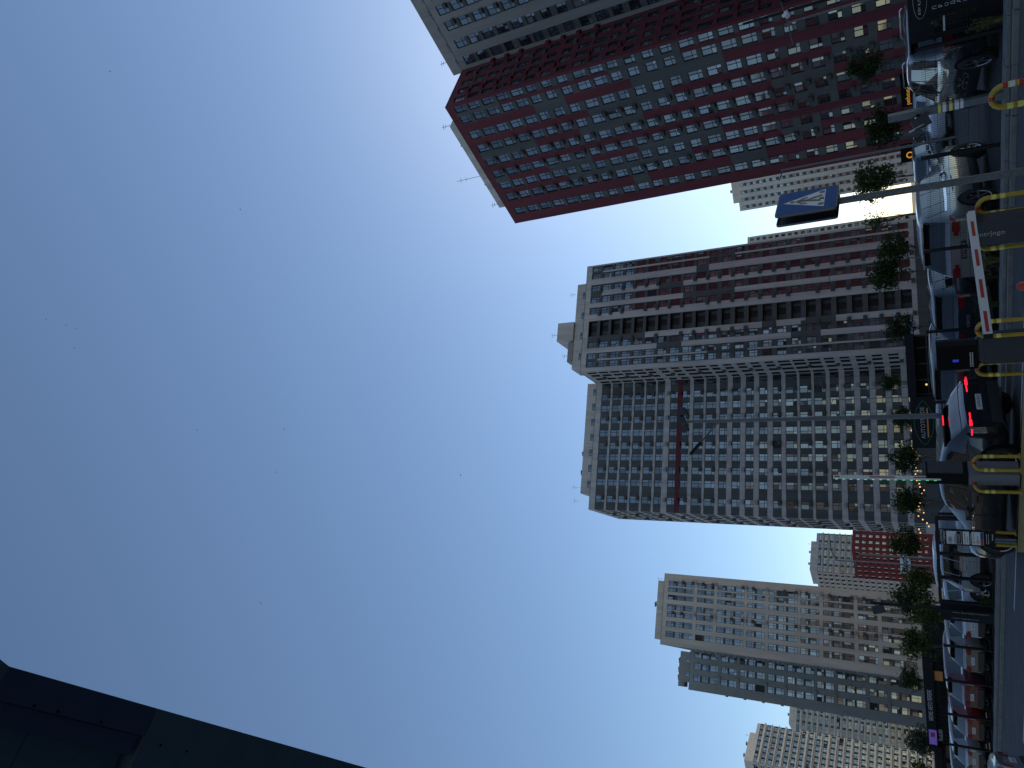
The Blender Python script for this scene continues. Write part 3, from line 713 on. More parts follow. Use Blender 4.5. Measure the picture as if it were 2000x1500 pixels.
def make_car(label, paint, kind, L, W, Hh, loc, head, R=.35, dark_rim=False, spokes=5, lights=False, plate='AI4821KM', rails=False, group=None, platemat='white_paint', name='parked_car'):
    pf = PROF[kind]; root = thing(name, label, 'car', loc, radians(head), group)
    zu = .24; hw = [.86, .93, .965, .98, .99, 1, 1, 1, 1, .995, .985, .965, .91, .82, .66]
    cut = .0
    def ring(x):
        r = catmull(pf['x'], pf['r'], x) * Hh; bz = catmull(pf['x'], pf['b'], x) * Hh; w_ = catmull(pf['x'], hw, x) * W / 2
        gh = max(0, min(1, (r - bz - .06 * Hh) / (.22 * Hh)))
        wt = w_ * (.90 * (1 - gh) + .76 * gh)
        um = zu + .10 * max(0, (.06 - x) / .06) + .10 * max(0, (x - .94) / .06)
        return [(0, um), (.80 * w_, um), (.965 * w_, um + .07), (1.0 * w_, .22 * Hh + .12), (.998 * w_, .40 * Hh), (.985 * w_, bz - .035 * Hh), (.955 * w_, bz + .005), (wt * 1.0 + (w_ * .955 - wt) * .12, bz + (r - bz) * .84), (wt * .90, bz + (r - bz) * .965), (wt * .55, r), (0, r + .012)]
    tk = list(range(11))
    def Sf(x, t, sd=1, off=0.0):
        def pt(x_, t_):
            rg = ring(x_); t_ = max(0, min(10, t_)); i = min(9, int(t_)); f = t_ - i
            y = rg[i][0] * (1 - f) + rg[i + 1][0] * f; z = rg[i][1] * (1 - f) + rg[i + 1][1] * f
            return Vector(((x_ - .5) * L, y, z))
        p = pt(x, t)
        if off:
            dx = pt(min(1, x + .006), t) - pt(max(0, x - .006), t); dt = pt(x, min(10, t + .12)) - pt(x, max(0, t - .12))
            n_ = dt.cross(dx)
            if n_.length > 1e-9:
                n_.normalize()
                if n_.dot(Vector((0, p.y if p.y > .05 else 0, p.z - .5 * Hh))) < 0 and abs(n_.x) < .9: n_ = -n_
                if x < .2 and n_.x > 0.3: n_ = -n_
                if x > .55 and n_.x < -.3: n_ = -n_
                p = p + n_ * off
        return Vector((p.x, p.y * sd, p.z))
    body = MB(); N = 46
    xs = [0, .006, .015, .03] + [.03 + (.94) * i / N for i in range(1, N)] + [.975, .985, .993, 1.0]
    rows = []
    for x in xs:
        h1 = [Sf(x, t) for t in tk]; h2 = [Sf(x, t, -1) for t in tk[1:-1]][::-1]
        rows.append(h1 + h2)
    body.grid(rows, paint, True, True); body.face(rows[0], paint); body.face(rows[-1][::-1], paint)
    body.build('body', root, world=False)
    def patch(x0, x1, t0, t1, off, mt, name, parent=root, sides=(1, -1), nx=8, nt_=5, taper=0):
        for sd in sides:
            q = MB(); rr = []
            for i in range(nx + 1):
                x = x0 + (x1 - x0) * i / nx
                rr.append([Sf(x, t0 + (t1 - t0) * j / nt_, sd, off) for j in range(nt_ + 1)])
            q.grid(rr, mt, True); q.build(name, parent, world=False)
    for (x0, x1) in pf['side']: patch(x0, x1, 6.12, 7.02, .008, 'car_glass', 'window')
    for (x0, x1), nm in ((pf['rw'], 'rear_window'), (pf['ws'], 'windscreen')):
        q = MB(); rr = []
        for i in range(9):
            x = x0 + (x1 - x0) * i / 8
            rr.append([Sf(x, t, 1, .009) for t in (7.5, 8, 8.5, 9, 9.5, 10)] + [Sf(x, t, -1, .009) for t in (9.5, 9, 8.5, 8, 7.5)])
        q.grid(rr, 'car_glass', True); q.build(nm, root, world=False)
    patch(.10, .60, 5.98, 6.10, .010, 'chrome' if kind != 'coupe' else 'car_trim', 'trim', nt_=1)
    patch(.0, 1.0, 1.6, 2.9, .006, 'car_trim', 'sill', nx=20, nt_=3)
    for xx_ in (.275, .405, .585): patch(xx_, xx_ + .0022, 2.95, 5.95, .004, 'black_screen', 'door_seam', nx=1, nt_=8)
    tl = 'brake_red' if lights else 'tail_red'
    xr = -L / 2; wr = hw[0] * W / 2
    zt = .545 * Hh if kind != 'coupe' else .585 * Hh
    for sd in (1, -1):
        q = MB()
        if lights:
            q.box((xr - .012, sd * wr * .70, zt), .03, wr * .50, .026, tl); q.box((xr - .012, sd * wr * .84, zt - .002), .031, wr * .20, .055, tl)
            q.box((xr + .14, sd * (wr * 1.085), zt - .01), .27, .02, .03, tl)
        else:
            q.box((xr - .012, sd * wr * .82, zt - .02), .03, wr * .32, .17, tl)
            q.box((xr - .010, sd * wr * .60, zt - .03), .024, wr * .16, .10, tl)
        q.build('tail_light', root, world=False)
        if not lights: patch(.002, .045, 5.0, 5.9, .010, tl, 'tail_light', sides=(sd,), nx=4, nt_=2)
        q = MB(); q.box((L / 2 - .20, sd * W * .355, .49 * Hh), .16, .26, .11, 'chrome'); q.build('headlight', root, world=False)
        q = MB(); mx = (pf['ws'][0] - .045 - .5) * L
        q.box((mx + .1, sd * (W / 2 + .09), .635 * Hh), .12, .2, .13, paint); q.box((mx + .035, sd * (W / 2 + .09), .635 * Hh), .012, .17, .10, 'chrome'); q.build('mirror', root, world=False)
        for hx in (.33, .47):
            q = MB(); q.box(((hx - .5) * L, sd * (W / 2 * .995 + .012), .52 * Hh), .2, .035, .025, paint if kind == 'coupe' else 'chrome'); q.build('door_handle', root, world=False)
    q = MB(); q.box((xr - .012, 0, .27 * Hh), .03, wr * 1.7, .20, 'car_trim'); q.build('bumper', root, world=False)
    pl = MB(); pz = .44 * Hh if kind != 'coupe' else .46 * Hh
    pl.box((xr - .015, 0, pz), .02, .52, .115, platemat); po = pl.build('licence_plate', root, world=False)
    text(plate, .095, 'lettering_black' if platemat != 'car_trim' else 'lettering_grey', (xr - .027, 0, pz - .005), (0, -1, 0), (0, 0, 1), 'lettering', None).parent = po
    if kind in ('suv', 'coupe', 'hatch'):
        q = MB(); xx = pf['rw'][1]; zz = catmull(pf['x'], pf['r'], xx) * Hh
        q.box(((xx - .5) * L - .06, 0, zz + .02), .26, W * .66, .035, paint if kind != 'coupe' else 'black_metal'); q.build('spoiler', root, world=False)
        q = MB(); q.box(((xx - .5) * L - .195, 0, zz + .022), .01, .34, .022, tl); q.build('brake_light', root, world=False)
    if rails:
        for sd in (1, -1):
            q = MB(); q.tube([((.16 - .5) * L, sd * W * .33, Hh + .0), ((.19 - .5) * L, sd * W * .33, Hh + .055), ((.52 - .5) * L, sd * W * .33, Hh + .055), ((.56 - .5) * L, sd * W * .33, Hh - .02)], .018, 'chrome', 6)
            q.build('roof_rail', root, world=False)
    tm, rm_ = wheel_meshes(R, dark_rim, spokes)
    wx = (-(.5 - .185) * L, (.5 - .195) * L)
    first = None
    for x in wx:
        for sd in (1, -1):
            q = MB(); n = 24; yy = sd * (W / 2 * .985 + .016)
            arc = [(x + (R + .065) * cos(pi * k / n * 1.16 - .08 * pi), yy, R + (R + .065) * sin(pi * k / n * 1.16 - .08 * pi)) for k in range(n + 1)]
            q.face(arc if sd < 0 else arc[::-1], 'black_screen'); q.build('wheel_arch', root, world=False)
            wh = bpy.data.objects.new('wheel', None); COL.objects.link(wh); wh.parent = root
            wh.location = (x, sd * (W / 2 - .075), R); wh.rotation_euler = (0, 0, 0 if sd > 0 else pi); wh.empty_display_size = .1
            if first is None:
                t_ = tm.build('tyre', wh, world=False); r_ = rm_.build('rim', wh, world=False); first = (t_, r_)
            else:
                for z_ in first:
                    c = z_.copy(); COL.objects.link(c); c.parent = wh
    return root
# black coupe SUV at the barrier: rear-left wheel near (-2.44, 19.5)
def place_by_rear_left(px, py, head, L, W):
    f = hvec(head); l = hvec(head + 90)
    return Vector((px, py, 0)) + f * (L * .315) - l * (W / 2 - .05)
make_car('black crossover with lit red brake lights stopped behind the yellow island', 'paint_black', 'coupe', 4.93, 1.98, 1.66,
         place_by_rear_left(-2.35, 19.75, 141, 4.93, 1.98), 141, R=.385, dark_rim=True, spokes=10, lights=True, plate='КА9429КІ', name='crossover_car')
def row_car(s_, label, paint, kind, L, W, Hh, **kw):       # parked nose in, right-hand corner of the rear at s_ along the fence
    p = F(s_, -(.75 + L / 2)); return make_car(label, paint, kind, L, W, Hh, p, FA - 91, group='cars parked nose in behind the fence', **kw)
make_car('large silver off-road car behind the mesh fence, crossed by the crosswalk sign pole', 'paint_silver', 'suv', 4.85, 1.95, 1.80, Vector((4.26, 23.6, 0)), 52.5, R=.40, spokes=6, group='cars parked nose in behind the fence', plate='АА1705АР', platemat='car_trim')
row_car(5.2, 'black hatchback parked next to the silver off-road car, rear towards us', 'paint_dark', 'hatch', 4.4, 1.85, 1.60, R=.33, platemat='car_trim', plate='ВН3017СВ')
row_car(7.75, 'dark car with a pale reflecting roof, parked between the black hatchback and the barrier terminal', 'paint_dark', 'suv', 4.6, 1.86, 1.66, R=.34)
row_car(10.5, 'silver hatchback whose roof shows above the black crossover', 'paint_silver', 'hatch', 4.3, 1.8, 1.55, R=.33)
make_car('white crossover parked side-on behind the black gate', 'paint_white', 'suv', 4.5, 1.85, 1.66, F(14.75, -1.5), FA - 180, R=.36, spokes=5)
row_car(19.0, 'white hatchback parked between the sign column and the beige-silver car', 'paint_white', 'hatch', 4.3, 1.8, 1.56, R=.33)
row_car(21.3, 'beige-silver car between the white car and the maroon car', 'paint_beige', 'hatch', 4.3, 1.8, 1.58, R=.33)
row_car(23.85, 'maroon crossover with chrome window trim between the beige-silver and the red car', 'paint_maroon', 'suv', 4.5, 1.85, 1.68, R=.35)
row_car(26.4, 'red hatchback between the maroon crossover and the pale grey car', 'paint_red', 'hatch', 4.3, 1.82, 1.58, R=.33)
row_car(29.0, 'pale grey hatchback parked beyond the red hatchback', 'paint_silver', 'hatch', 4.4, 1.85, 1.60, R=.33)
row_car(31.8, 'dark green car beyond the pale grey car, cut by the photo edge', 'paint_dark', 'hatch', 4.4, 1.85, 1.60, R=.33)
make_car('big black off-road car with roof rails half hidden by the black kiosk', 'paint_black', 'suv', 4.95, 2.0, 1.86, place_by_rear_left(6.95, 20.0, 90, 4.95, 2.0), 90, R=.40, rails=True, spokes=5, name='off_road_car')
# second rows behind
make_car('navy car parked in the second row behind the silver off-road car', 'paint_dark', 'suv', 4.7, 1.9, 1.75, Vector((9.4, 40.0, 0)), 232, R=.36)
make_car('white car in the second row behind the mesh fence, near the square steel post', 'paint_white', 'hatch', 4.4, 1.85, 1.58, Vector((12.4, 41.0, 0)), 232, R=.34)
make_car('white van-like car behind the row, showing between the gate posts', 'paint_white', 'suv', 4.7, 1.9, 1.85, Vector((-9.6, 37.8, 0)), 143, R=.36)
make_car('blue-grey sedan on the road, cut by the corner of the photo', 'paint_bluegrey', 'sedan', 4.7, 1.84, 1.45, Vector((-10.75, 17.25, 0)), 197, R=.34)

# ------------------------------------------------------------------ barrier island and its furniture
isl = MB(); isl.prism([(-.48, 17.25), (-4.63, 20.29), (-3.9, 17.1), (-.45, 14.4)][::-1], -.03, .15, 'yellow_kerb'); 
tag(isl.build('traffic_island', origin=(-2.2, 17.5, 0)), 'worn yellow painted island under the two grey barrier columns and the price board', 'traffic island')
isl2 = MB(); isl2.prism([(.35, 16.9), (-.35, 17.0), (-.2, 14.0), (3.0, 12.6), (3.2, 14.7)][::-1], -.03, .10, 'yellow_kerb')
tag(isl2.build('traffic_island', origin=(1.2, 15, 0)), 'yellow painted island just below the photo edge under the barrier cabinet', 'traffic island')
def guard(loc, rz, label, w_=.30, h_=.85, sleeves=1, redwhite=False, first=None):
    t = thing('bollard_hoop', label, 'safety hoop', loc, rz, 'yellow tube hoops guarding the barrier equipment')
    pts = [(-w_ / 2, 0, 0), (-w_ / 2, 0, h_ - .15)]
    for k in range(1, 8): pts.append((-w_ / 2 * cos(pi * k / 8), 0, h_ - .15 + .15 * sin(pi * k / 8)))
    pts += [(w_ / 2, 0, h_ - .15), (w_ / 2, 0, 0)]
    q = MB(); q.tube(pts, .038, 'yellow_paint', 12); q.build('hoop', t, world=False)
    for sd in (-1, 1):
        for k, z in enumerate((h_ - .22, h_ - .34)):
            q = MB(); q.tube([(sd * w_ / 2, 0, z - .035), (sd * w_ / 2, 0, z + .035)], .0405, 'reflective_yellow', 12, cap=False); q.build('reflective_band', t, world=False)
    q = MB(); q.tube([(-.03, 0, h_ - .003), (.03, 0, h_ - .003)], .0405, 'red_paint', 10); q.build('red_band', t, world=False)
    if redwhite:
        for k, (z, mm) in enumerate(((h_ - .16, 'red_paint'), (h_ - .24, 'white_paint'), (h_ - .34, 'red_paint'))):
            q = MB(); q.tube([(w_ / 2, 0, z - .03), (w_ / 2, 0, z + .03)], .0415, mm, 12, cap=False); q.build('tape_band', t, world=False)
    for sd in (-1, 1):
        q = MB(); q.tube([(sd * w_ / 2, 0, 0), (sd * w_ / 2, 0, .015)], .08, 'yellow_paint', 12); q.build('base_plate', t, world=False)
    return t
def gp(y, dist):      # a point at plan distance along a bearing
    return Vector((sin(y) * dist, cos(y) * dist, 0))
def hoop_at(ax, dist, z, label, **kw):
    n_ = hypot(ax, 1); return guard((ax / n_ * dist, dist / n_, z), kw.pop('rz', radians(0)), label, **kw)
hoop_at(.2983, 12.5, .02, 'yellow hoop with red and white tape near the steel post', redwhite=True, rz=radians(-36))
hoop_at(.1755, 14.4, .10, 'yellow hoop between the crosswalk sign pole and the wide barrier cabinet', rz=radians(-40))
hoop_at(.1342, 14.7, .10, 'yellow hoop between the wide barrier cabinet and the lowered boom', rz=radians(-40))
hoop_at(.0323, 16.0, .10, 'yellow hoop whose top is hidden behind the tip of the lowered boom', rz=radians(-38), w_=.34)
hoop_at(-.0143, 16.6, .10, 'yellow hoop between the dark payment terminal and the black crossover', rz=radians(-38))
hoop_at(-.1252, 18.75, .15, 'yellow hoop in front of the tall barrier column under the raised boom', rz=radians(10))
hoop_at(-.1500, 18.95, .15, 'yellow hoop partly hidden behind the tall barrier column', rz=radians(30), w_=.34)
hoop_at(-.2137, 20.9, .15, 'yellow hoop behind the foot of the price board', rz=radians(5))
def rotbox(q, cx, cy, z0, z1, wx, wy, a, mt, tops=None):
    ux = Vector((cos(radians(a)), sin(radians(a)), 0)); uy = Vector((-sin(radians(a)), cos(radians(a)), 0))
    q.box((cx, cy, (z0 + z1) / 2), wx, wy, z1 - z0, mt, ux, uy)
# tall barrier column with the raised boom
c1 = Vector((-2.58, 18.85, 0)); t = thing('barrier_column', 'tall two-tone barrier column with a black upper box and a raised lit boom above it', 'barrier', c1)
q = MB(); rotbox(q, c1.x, c1.y, .15, 1.10, .40, .34, 50, 'light_cabinet'); q.build('lower_cabinet', t)
q = MB(); rotbox(q, c1.x, c1.y, 1.102, 1.92, .385, .33, 50, 'black_screen'); rotbox(q, c1.x + .03, c1.y - .03, 1.2, 1.88, .34, .33, 50, 'grey_cabinet'); q.build('upper_box', t)
q = MB(); rotbox(q, c1.x, c1.y, .15, .17, .5, .44, 50, 'black_metal'); q.build('base_plate', t)
bc = Vector((-2.69, 18.72, 0)); q = MB(); q.box((bc.x, bc.y, 2.75), .09, .05, 2.24, 'white_paint'); q.build('boom', t)
for k, (za, zb_) in enumerate(((1.75, 2.17), (2.55, 3.08), (3.72, 3.84))):
    q = MB(); q.box((bc.x + .015, bc.y - .0265, (za + zb_) / 2), .03, .004, zb_ - za, 'red_paint'); q.build('red_stripe', t)
for k in range(14):
    q = MB()
    for j in range(3): q.box((bc.x - .05, bc.y - .02, 1.72 + k * .158 + j * .02), .012, .02, .011, 'green_led')
    q.build('green_light', t)
q = MB(); q.box((bc.x, bc.y, 3.885), .095, .055, .03, 'black_metal'); q.build('end_cap', t)
# lowered boom cabinet
c2 = Vector((2.14, 14.30, 0)); t = thing('barrier_cabinet', 'wide dark barrier cabinet with a word on it and a lowered boom', 'barrier', c2)
UA = -38
ux = hvec(UA); uy = Vector((-ux.y, ux.x, 0))
q = MB(); q.box((c2.x, c2.y, .585), .46, .36, .97, 'grey_cabinet', ux, uy); q.build('cabinet', t)
q = MB(); q.box((c2.x, c2.y, 1.085), .47, .37, .03, 'black_metal', ux, uy); q.build('lid', t)
b0 = Vector((2.37, 14.02, 1.06)); b1 = Vector((.31, 12.42, 1.03)); bd = (b1 - b0).normalized(); bn = bd.cross(Vector((0, 0, 1)))
q = MB(); q.box((b0 + b1) / 2, (b1 - b0).length, .05, .115, 'white_paint', bd, bn, bn.cross(bd)); q.build('boom', t)
Lb_ = (b1 - b0).length; face = bn if bn.dot(-b0) > 0 else -bn
for k in range(4):
    q = MB(); cc = b0 + bd * (.28 + k * .72 + (.0 if k else 0)) + face * .027; cc = b0 + bd * (.16 + .22 + k * .66) + face * .027
    q.box(cc, .34 + .02 * k, .004, .045, 'red_paint', bd, bn, bn.cross(bd)); q.build('red_stripe', t)
q = MB(); q.box(b1 + bd * .02, .05, .055, .12, 'black_metal', bd, bn, bn.cross(bd)); q.build('end_cap', t)
q = MB(); q.box(b0 + Vector((-.05, .12, -.02)), .2, .14, .1, 'white_paint', bd, bn, bn.cross(bd)); q.build('boom_clamp', t)
face_n = -uy if uy.y > 0 else uy
text('entr|ngo', .12, 'lettering_grey', c2 + face_n * .182 + Vector((0, 0, .80)), (0, 0, -1), ux, 'lettering', t)
# payment terminal
c3 = Vector((.10, 16.6, 0)); t = thing('payment_terminal', 'dark payment terminal with an overhanging black head and small blue mark, near the boom tip', 'payment terminal', c3)
ux = hvec(-8); uy = hvec(82)
q = MB()
q.box((c3.x + .08, c3.y, .46), .60, .40, .76, 'grey_cabinet', ux, uy)
k = [c3 + ux * a_ + uy * b_ for a_, b_ in ((-.22, -.2), (.38, -.2), (.38, .2), (-.22, .2))]; k2 = [c3 + ux * a_ + uy * b_ for a_, b_ in ((-.10, -.12), (.26, -.12), (.26, .12), (-.10, .12))]
for i in range(4):
    j = (i + 1) % 4; q.face([(*k[i][:2], .84), (*k[j][:2], .84), (*k2[j][:2], .97), (*k2[i][:2], .97)], 'grey_cabinet')
q.build('cabinet', t)
q = MB(); q.box(c3 + ux * -.02 + Vector((0, -.02, 1.275)), .56, .34, .69, 'black_screen', ux, uy); q.build('head', t)
q = MB(); q.box(c3 + ux * .22 + Vector((0, -.02, 1.28)), .09, .36, .66, 'pavilion_dark', ux, uy); q.build('side_cover', t)
ff = -uy
q = MB(); q.box(c3 + ux * -.12 + ff * .20 + Vector((0, 0, 1.30)), .05, .012, .10, 'blue_led', ux, uy); q.build('card_mark', t)
q = MB(); q.box(c3 + ux * .35 + ff * .205 + Vector((0, 0, .55)), .02, .012, .2, 'blue_led', ux, uy); q.build('status_light', t)
q = MB()
for r_ in range(2):
    for i in range(11): q.box(c3 + ux * (-.24 + i * .026) + ff * .195 + Vector((0, 0, 1.02 + r_ * .035)), .016, .006, .018, 'lettering_white', ux, uy)
q.build('lettering', t)
# price board
c4 = Vector((-4.36, 20.35, 0)); t = thing('price_board', 'narrow black parking price board with white panels and the number 180', 'sign', c4)
ux = hvec(-14); uy = hvec(76); ff = -uy
Pb = lambda x, z, d=.022: c4 + ux * x + ff * d + Vector((0, 0, z))
q = MB(); q.box(Pb(0, 1.14, 0), .41, .04, 1.17, 'black_metal', ux, uy); q.build('board', t)
for x in (-.07, .0): 
    q = MB(); q.box(Pb(x, .36, 0), .05, .05, .42, 'galvanised', ux, uy); q.build('post', t)
def panel(z0, z1, x0=-.17, x1=.17, mt='lettering_white', d=.024):
    q = MB(); q.box(Pb((x0 + x1) / 2, (z0 + z1) / 2, d), x1 - x0, .006, z1 - z0, mt, ux, uy); return q.build('panel', t)
panel(1.25, 1.56); panel(1.09, 1.22); panel(.80, 1.04)
panel(1.26, 1.355, -.155, .165, 'green_line', .029).active_material = MT['pavilion_dark']
panel(.805, .865, -.165, .0, 'red_paint', .029); panel(.805, .865, .0, .165, 'sign_blue', .029)
text('ПЛАТНИЙ', .062, 'lettering_white', Pb(.05, 1.668), ux, (0, 0, 1), 'lettering', t)
text('ПАРКІНГ', .062, 'lettering_white', Pb(.05, 1.605), ux, (0, 0, 1), 'lettering', t)
text('180', .125, 'lettering_black', Pb(-.07, 1.48, .031), ux, (0, 0, 1), 'lettering', t)
text('25', .07, 'lettering_black', Pb(-.10, 1.0, .031), ux, (0, 0, 1), 'lettering', t)
text('150', .07, 'lettering_black', Pb(-.09, .915, .031), ux, (0, 0, 1), 'lettering', t)
q = MB()
def ticks(x0, z, n_, mt, d=.031, w_=.012, h_=.012, st=.02):
    for i in range(n_): q.box(Pb(x0 + i * st, z, d), w_, .003, h_, mt, ux, uy)
ticks(-.15, 1.40, 11, 'lettering_black'); ticks(-.15, 1.375, 14, 'lettering_black'); ticks(-.12, 1.325, 12, 'lettering_white', .034); ticks(-.12, 1.295, 12, 'lettering_white', .034)
ticks(-.15, 1.18, 15, 'lettering_black'); ticks(-.12, 1.13, 9, 'lettering_black'); ticks(-.14, 1.065, 14, 'lettering_white'); ticks(-.03, 1.0, 9, 'lettering_black'); ticks(-.02, .92, 5, 'lettering_black')
ticks(-.12, .74, 13, 'lettering_white'); ticks(-.12, .70, 13, 'lettering_white'); ticks(-.02, .62, 8, 'lettering_white', h_=.02)
q.build('lettering', t)
q = MB(); q.tube([Pb(-.15 + .035 * cos(2 * pi * k / 16), 1.635 + .035 * sin(2 * pi * k / 16), .026) for k in range(17)], .004, 'lettering_white', 5); q.build('emblem', t)
# red-topped bollard
c5 = gp(0.0784, 8.7); t = thing('bollard', 'short white bollard with a red cap below the lowered boom', 'bollard', c5)
q = MB(); q.tube([c5 + Vector((0, 0, .9)), c5 + Vector((0, 0, 1.0)), c5 + Vector((0, 0, 1.03))], [.045, .045, .03], 'red_paint', 14); q.build('cap', t)
q = MB(); q.tube([c5, c5 + Vector((0, 0, .9))], .044, 'white_paint', 14); q.build('post', t)

# ------------------------------------------------------------------ crosswalk sign (two plates back to back on a pole)
Ls = Vector((1.856, 9.188, 2.66)); Rs = Vector((2.235, 9.701, 2.66)); sx = (Rs - Ls); sx.z = 0; SW = sx.length; sx.normalize(); sn = Vector((sx.y, -sx.x, 0))
sp = (Ls + Rs) / 2 - sn * .075; sp.z = 0
t = thing('crosswalk_sign', 'blue square pedestrian crossing sign, two plates back to back on a grey pole', 'sign', sp)
q = MB(); q.tube([sp, sp + Vector((0, 0, 3.3))], .042, 'galvanised', 16); q.build('pole', t)
SC = (Ls + Rs) / 2 + Vector((0, 0, .35))
def plate_mesh(c, n_, mt_face, rim='light_cabinet'):
    q = MB(); r_ = .045; W2, H2 = SW / 2, .35
    def rr(W2, H2, r_):
        o = []
        for cx_, cz_, a0 in ((W2 - r_, H2 - r_, 0), (-W2 + r_, H2 - r_, 90), (-W2 + r_, -H2 + r_, 180), (W2 - r_, -H2 + r_, 270)):
            for k in range(6): a_ = radians(a0 + 18 * k); o.append((cx_ + r_ * cos(a_), cz_ + r_ * sin(a_)))
        return o
    out = rr(W2, H2, r_); n = len(out); inn = rr(W2 - .016, H2 - .016, r_ * .7)
    u = Vector((0, 0, 1)).cross(n_)
    Q = lambda p, d: c + u * p[0] + Vector((0, 0, p[1])) + n_ * d
    q.face([Q(p, 0) for p in out], rim)
    q.face([Q(p, .002) for p in inn], mt_face)
    for i in range(n):
        j = (i + 1) % n; q.face([Q(out[i], 0), Q(out[i], -.025), Q(out[j], -.025), Q(out[j], 0)], rim)
        q.face([Q(out[i], -.025), Q(inn[i], -.025), Q(inn[j], -.025), Q(out[j], -.025)], 'black_metal')
        q.face([Q(inn[i], -.025), Q(inn[i], -.003), Q(inn[j], -.003), Q(inn[j], -.025)], 'black_metal')
    q.face([Q(p, -.003) for p in inn][::-1], 'grey_cabinet')
    return q
pl = plate_mesh(SC, sn, 'sign_blue').build('sign_plate', t)
plate_mesh(SC - sn * .15, -sn, 'sign_blue').build('sign_plate', t)
u = Vector((0, 0, 1)).cross(sn)
if u.dot(sx) < 0: u = -u
def sgn(pts, mt, d):
    q = MB(); q.face([SC + u * x + Vector((0, 0, z)) + sn * d for x, z in pts], mt); return q
tri = sgn([(-.245, -.205), (.245, -.205), (0, .275)], 'lettering_white', .005); tri.build('white_triangle', t)
fig = MB()
def limb(pts, w_):
    for i in range(len(pts) - 1):
        a_ = Vector((*pts[i], 0)); b_ = Vector((*pts[i + 1], 0)); d_ = (b_ - a_).normalized(); n_ = Vector((-d_.y, d_.x, 0)) * w_ / 2
        pp = [a_ - n_ - d_ * w_ * .2, b_ - n_ + d_ * w_ * .2, b_ + n_ + d_ * w_ * .2, a_ + n_ - d_ * w_ * .2]
        fig.face([SC + u * p.x + Vector((0, 0, p.y)) + sn * (.008 + .0004 * len(fig.f)) for p in pp], 'lettering_black')
hd = MB(); hd.face([SC + u * (.0 + .026 * cos(2 * pi * k / 16)) + Vector((0, 0, .165 + .032 * sin(2 * pi * k / 16))) + sn * .008 for k in range(16)], 'lettering_black')
limb([(0.0, .115), (-.005, .0)], .05); limb([(0, .115), (-.075, .055), (-.085, .0)], .026); limb([(.01, .10), (.06, .04), (.07, -.0)], .026)
limb([(-.01, .0), (.035, -.07), (.075, -.165)], .03); limb([(-.01, .0), (-.035, -.07), (-.06, -.15)], .03)
zb2 = MB()
for x in (-.165, -.015, .165):
    zb2.face([SC + u * xx + Vector((0, 0, zz)) + sn * .0075 for xx, zz in ((x - .03, -.195), (x + .035, -.195), (x + .03, -.135), (x - .02, -.135))], 'lettering_black')
fig.build('walking_figure', t); hd.build('figure_head', t); zb2.build('crossing_stripes', t)
for z in (2.85, 3.15):
    q = MB(); q.box(sp + Vector((0, 0, z)), .12, .12, .03, 'galvanised', sx, sn); q.build('clamp', t)

# ------------------------------------------------------------------ posts and lamps
def pole(q, p, z1, r0, r1, mt='galvanised', z0=0): q.tube([(p[0], p[1], z0), (p[0], p[1], z1)], [r0, r1], mt, 12)
p = gp(-.0678, 27); t = thing('street_lamp', 'grey street lamp with one arm and a floodlight cluster behind the black crossover', 'street lamp', p)
q = MB(); pole(q, p, 9.75, .095, .055); q.build('pole', t)
q = MB(); q.tube([p + Vector((0, 0, 8.5)), p + Vector((-.12, 0, 8.66)), p + Vector((-.80, -.05, 9.28))], .035, 'galvanised', 8); q.build('arm', t)
q = MB(); dd = Vector((-.68, -.05, .62)).normalized(); q.box(p + Vector((-1.02, -.06, 9.48)), .58, .24, .09, 'pavilion_dark', dd, Vector((0, 1, 0)), Vector((dd.z, 0, -dd.x))); q.build('lamp_head', t)
for k, (dx, dz) in enumerate(((-.25, .0), (.1, .12), (.38, .03))):
    q = MB(); a_ = Vector((.35 - .5 * k, -.3, .85)).normalized(); q.box(p + Vector((dx, -.06, 9.85 + dz)), .30, .14, .26, 'grey_cabinet', Vector((1, 0, .4)).normalized(), Vector((0, 1, 0)), Vector((-.4, 0, 1)).normalized()); q.build('floodlight', t)
q = MB(); q.tube([p + Vector((-.35, -.05, 9.75)), p + Vector((.6, -.05, 9.98))], .022, 'galvanised', 6); q.build('bracket', t)
p = gp(.437, 23); t = thing('banner_mast', 'tall black mast with oval red and white signs near the black kiosk', 'mast', p)
q = MB(); pole(q, p, 5.75, .075, .035, 'black_metal'); q.build('pole', t)
for k, z in enumerate((3.45, 2.65)):
    c = p + Vector((.46, -.12, z)); q = MB()
    for rx_, rz_, mm, d in ((.42, .34, 'white_paint', 0), (.385, .30, 'red_paint', .006), (.32, .24, 'lettering_white', .012)):
        q.face([c + Vector((rx_ * cos(2 * pi * i / 28), -d, rz_ * sin(2 * pi * i / 28))) for i in range(28)], mm)
    q.face([c + Vector((.42 * cos(2 * pi * i / 28), .03, .34 * sin(2 * pi * i / 28))) for i in range(28)][::-1], 'white_paint')
    o = q.build('oval_sign', t)
    text('СН', .30, 'lettering_black', c + Vector((0, -.02, 0)), (1, 0, 0), (0, 0, 1), 'lettering', None).parent = o
    o.children[0].location = -p
    q = MB(); q.tube([p + Vector((0, 0, z)), c + Vector((-.4, 0, 0))], .02, 'black_metal', 6); q.build('bracket', t)
q = MB(); q.tube([p + Vector((-.05, -.05, 4.6)), p + Vector((-.2, -.12, 4.55))], .07, 'white_paint', 10); q.build('camera', t)
p = gp(.4244, 36); t = thing('street_lamp', 'thin pale street lamp with a double arm in front of the red tower', 'street lamp', p)
q = MB(); pole(q, p, 6.1, .07, .035); q.build('pole', t)
q = MB(); q.tube([p + Vector((-1.0, 0, 5.95)), p + Vector((0, 0, 6.1)), p + Vector((1.0, 0, 6.35))], .03, 'galvanised', 6); q.build('arm', t)
p = gp(.2562, 40); t = thing('street_lamp', 'slim grey lamp post between the red tower and the cream checkered tower', 'street lamp', p)
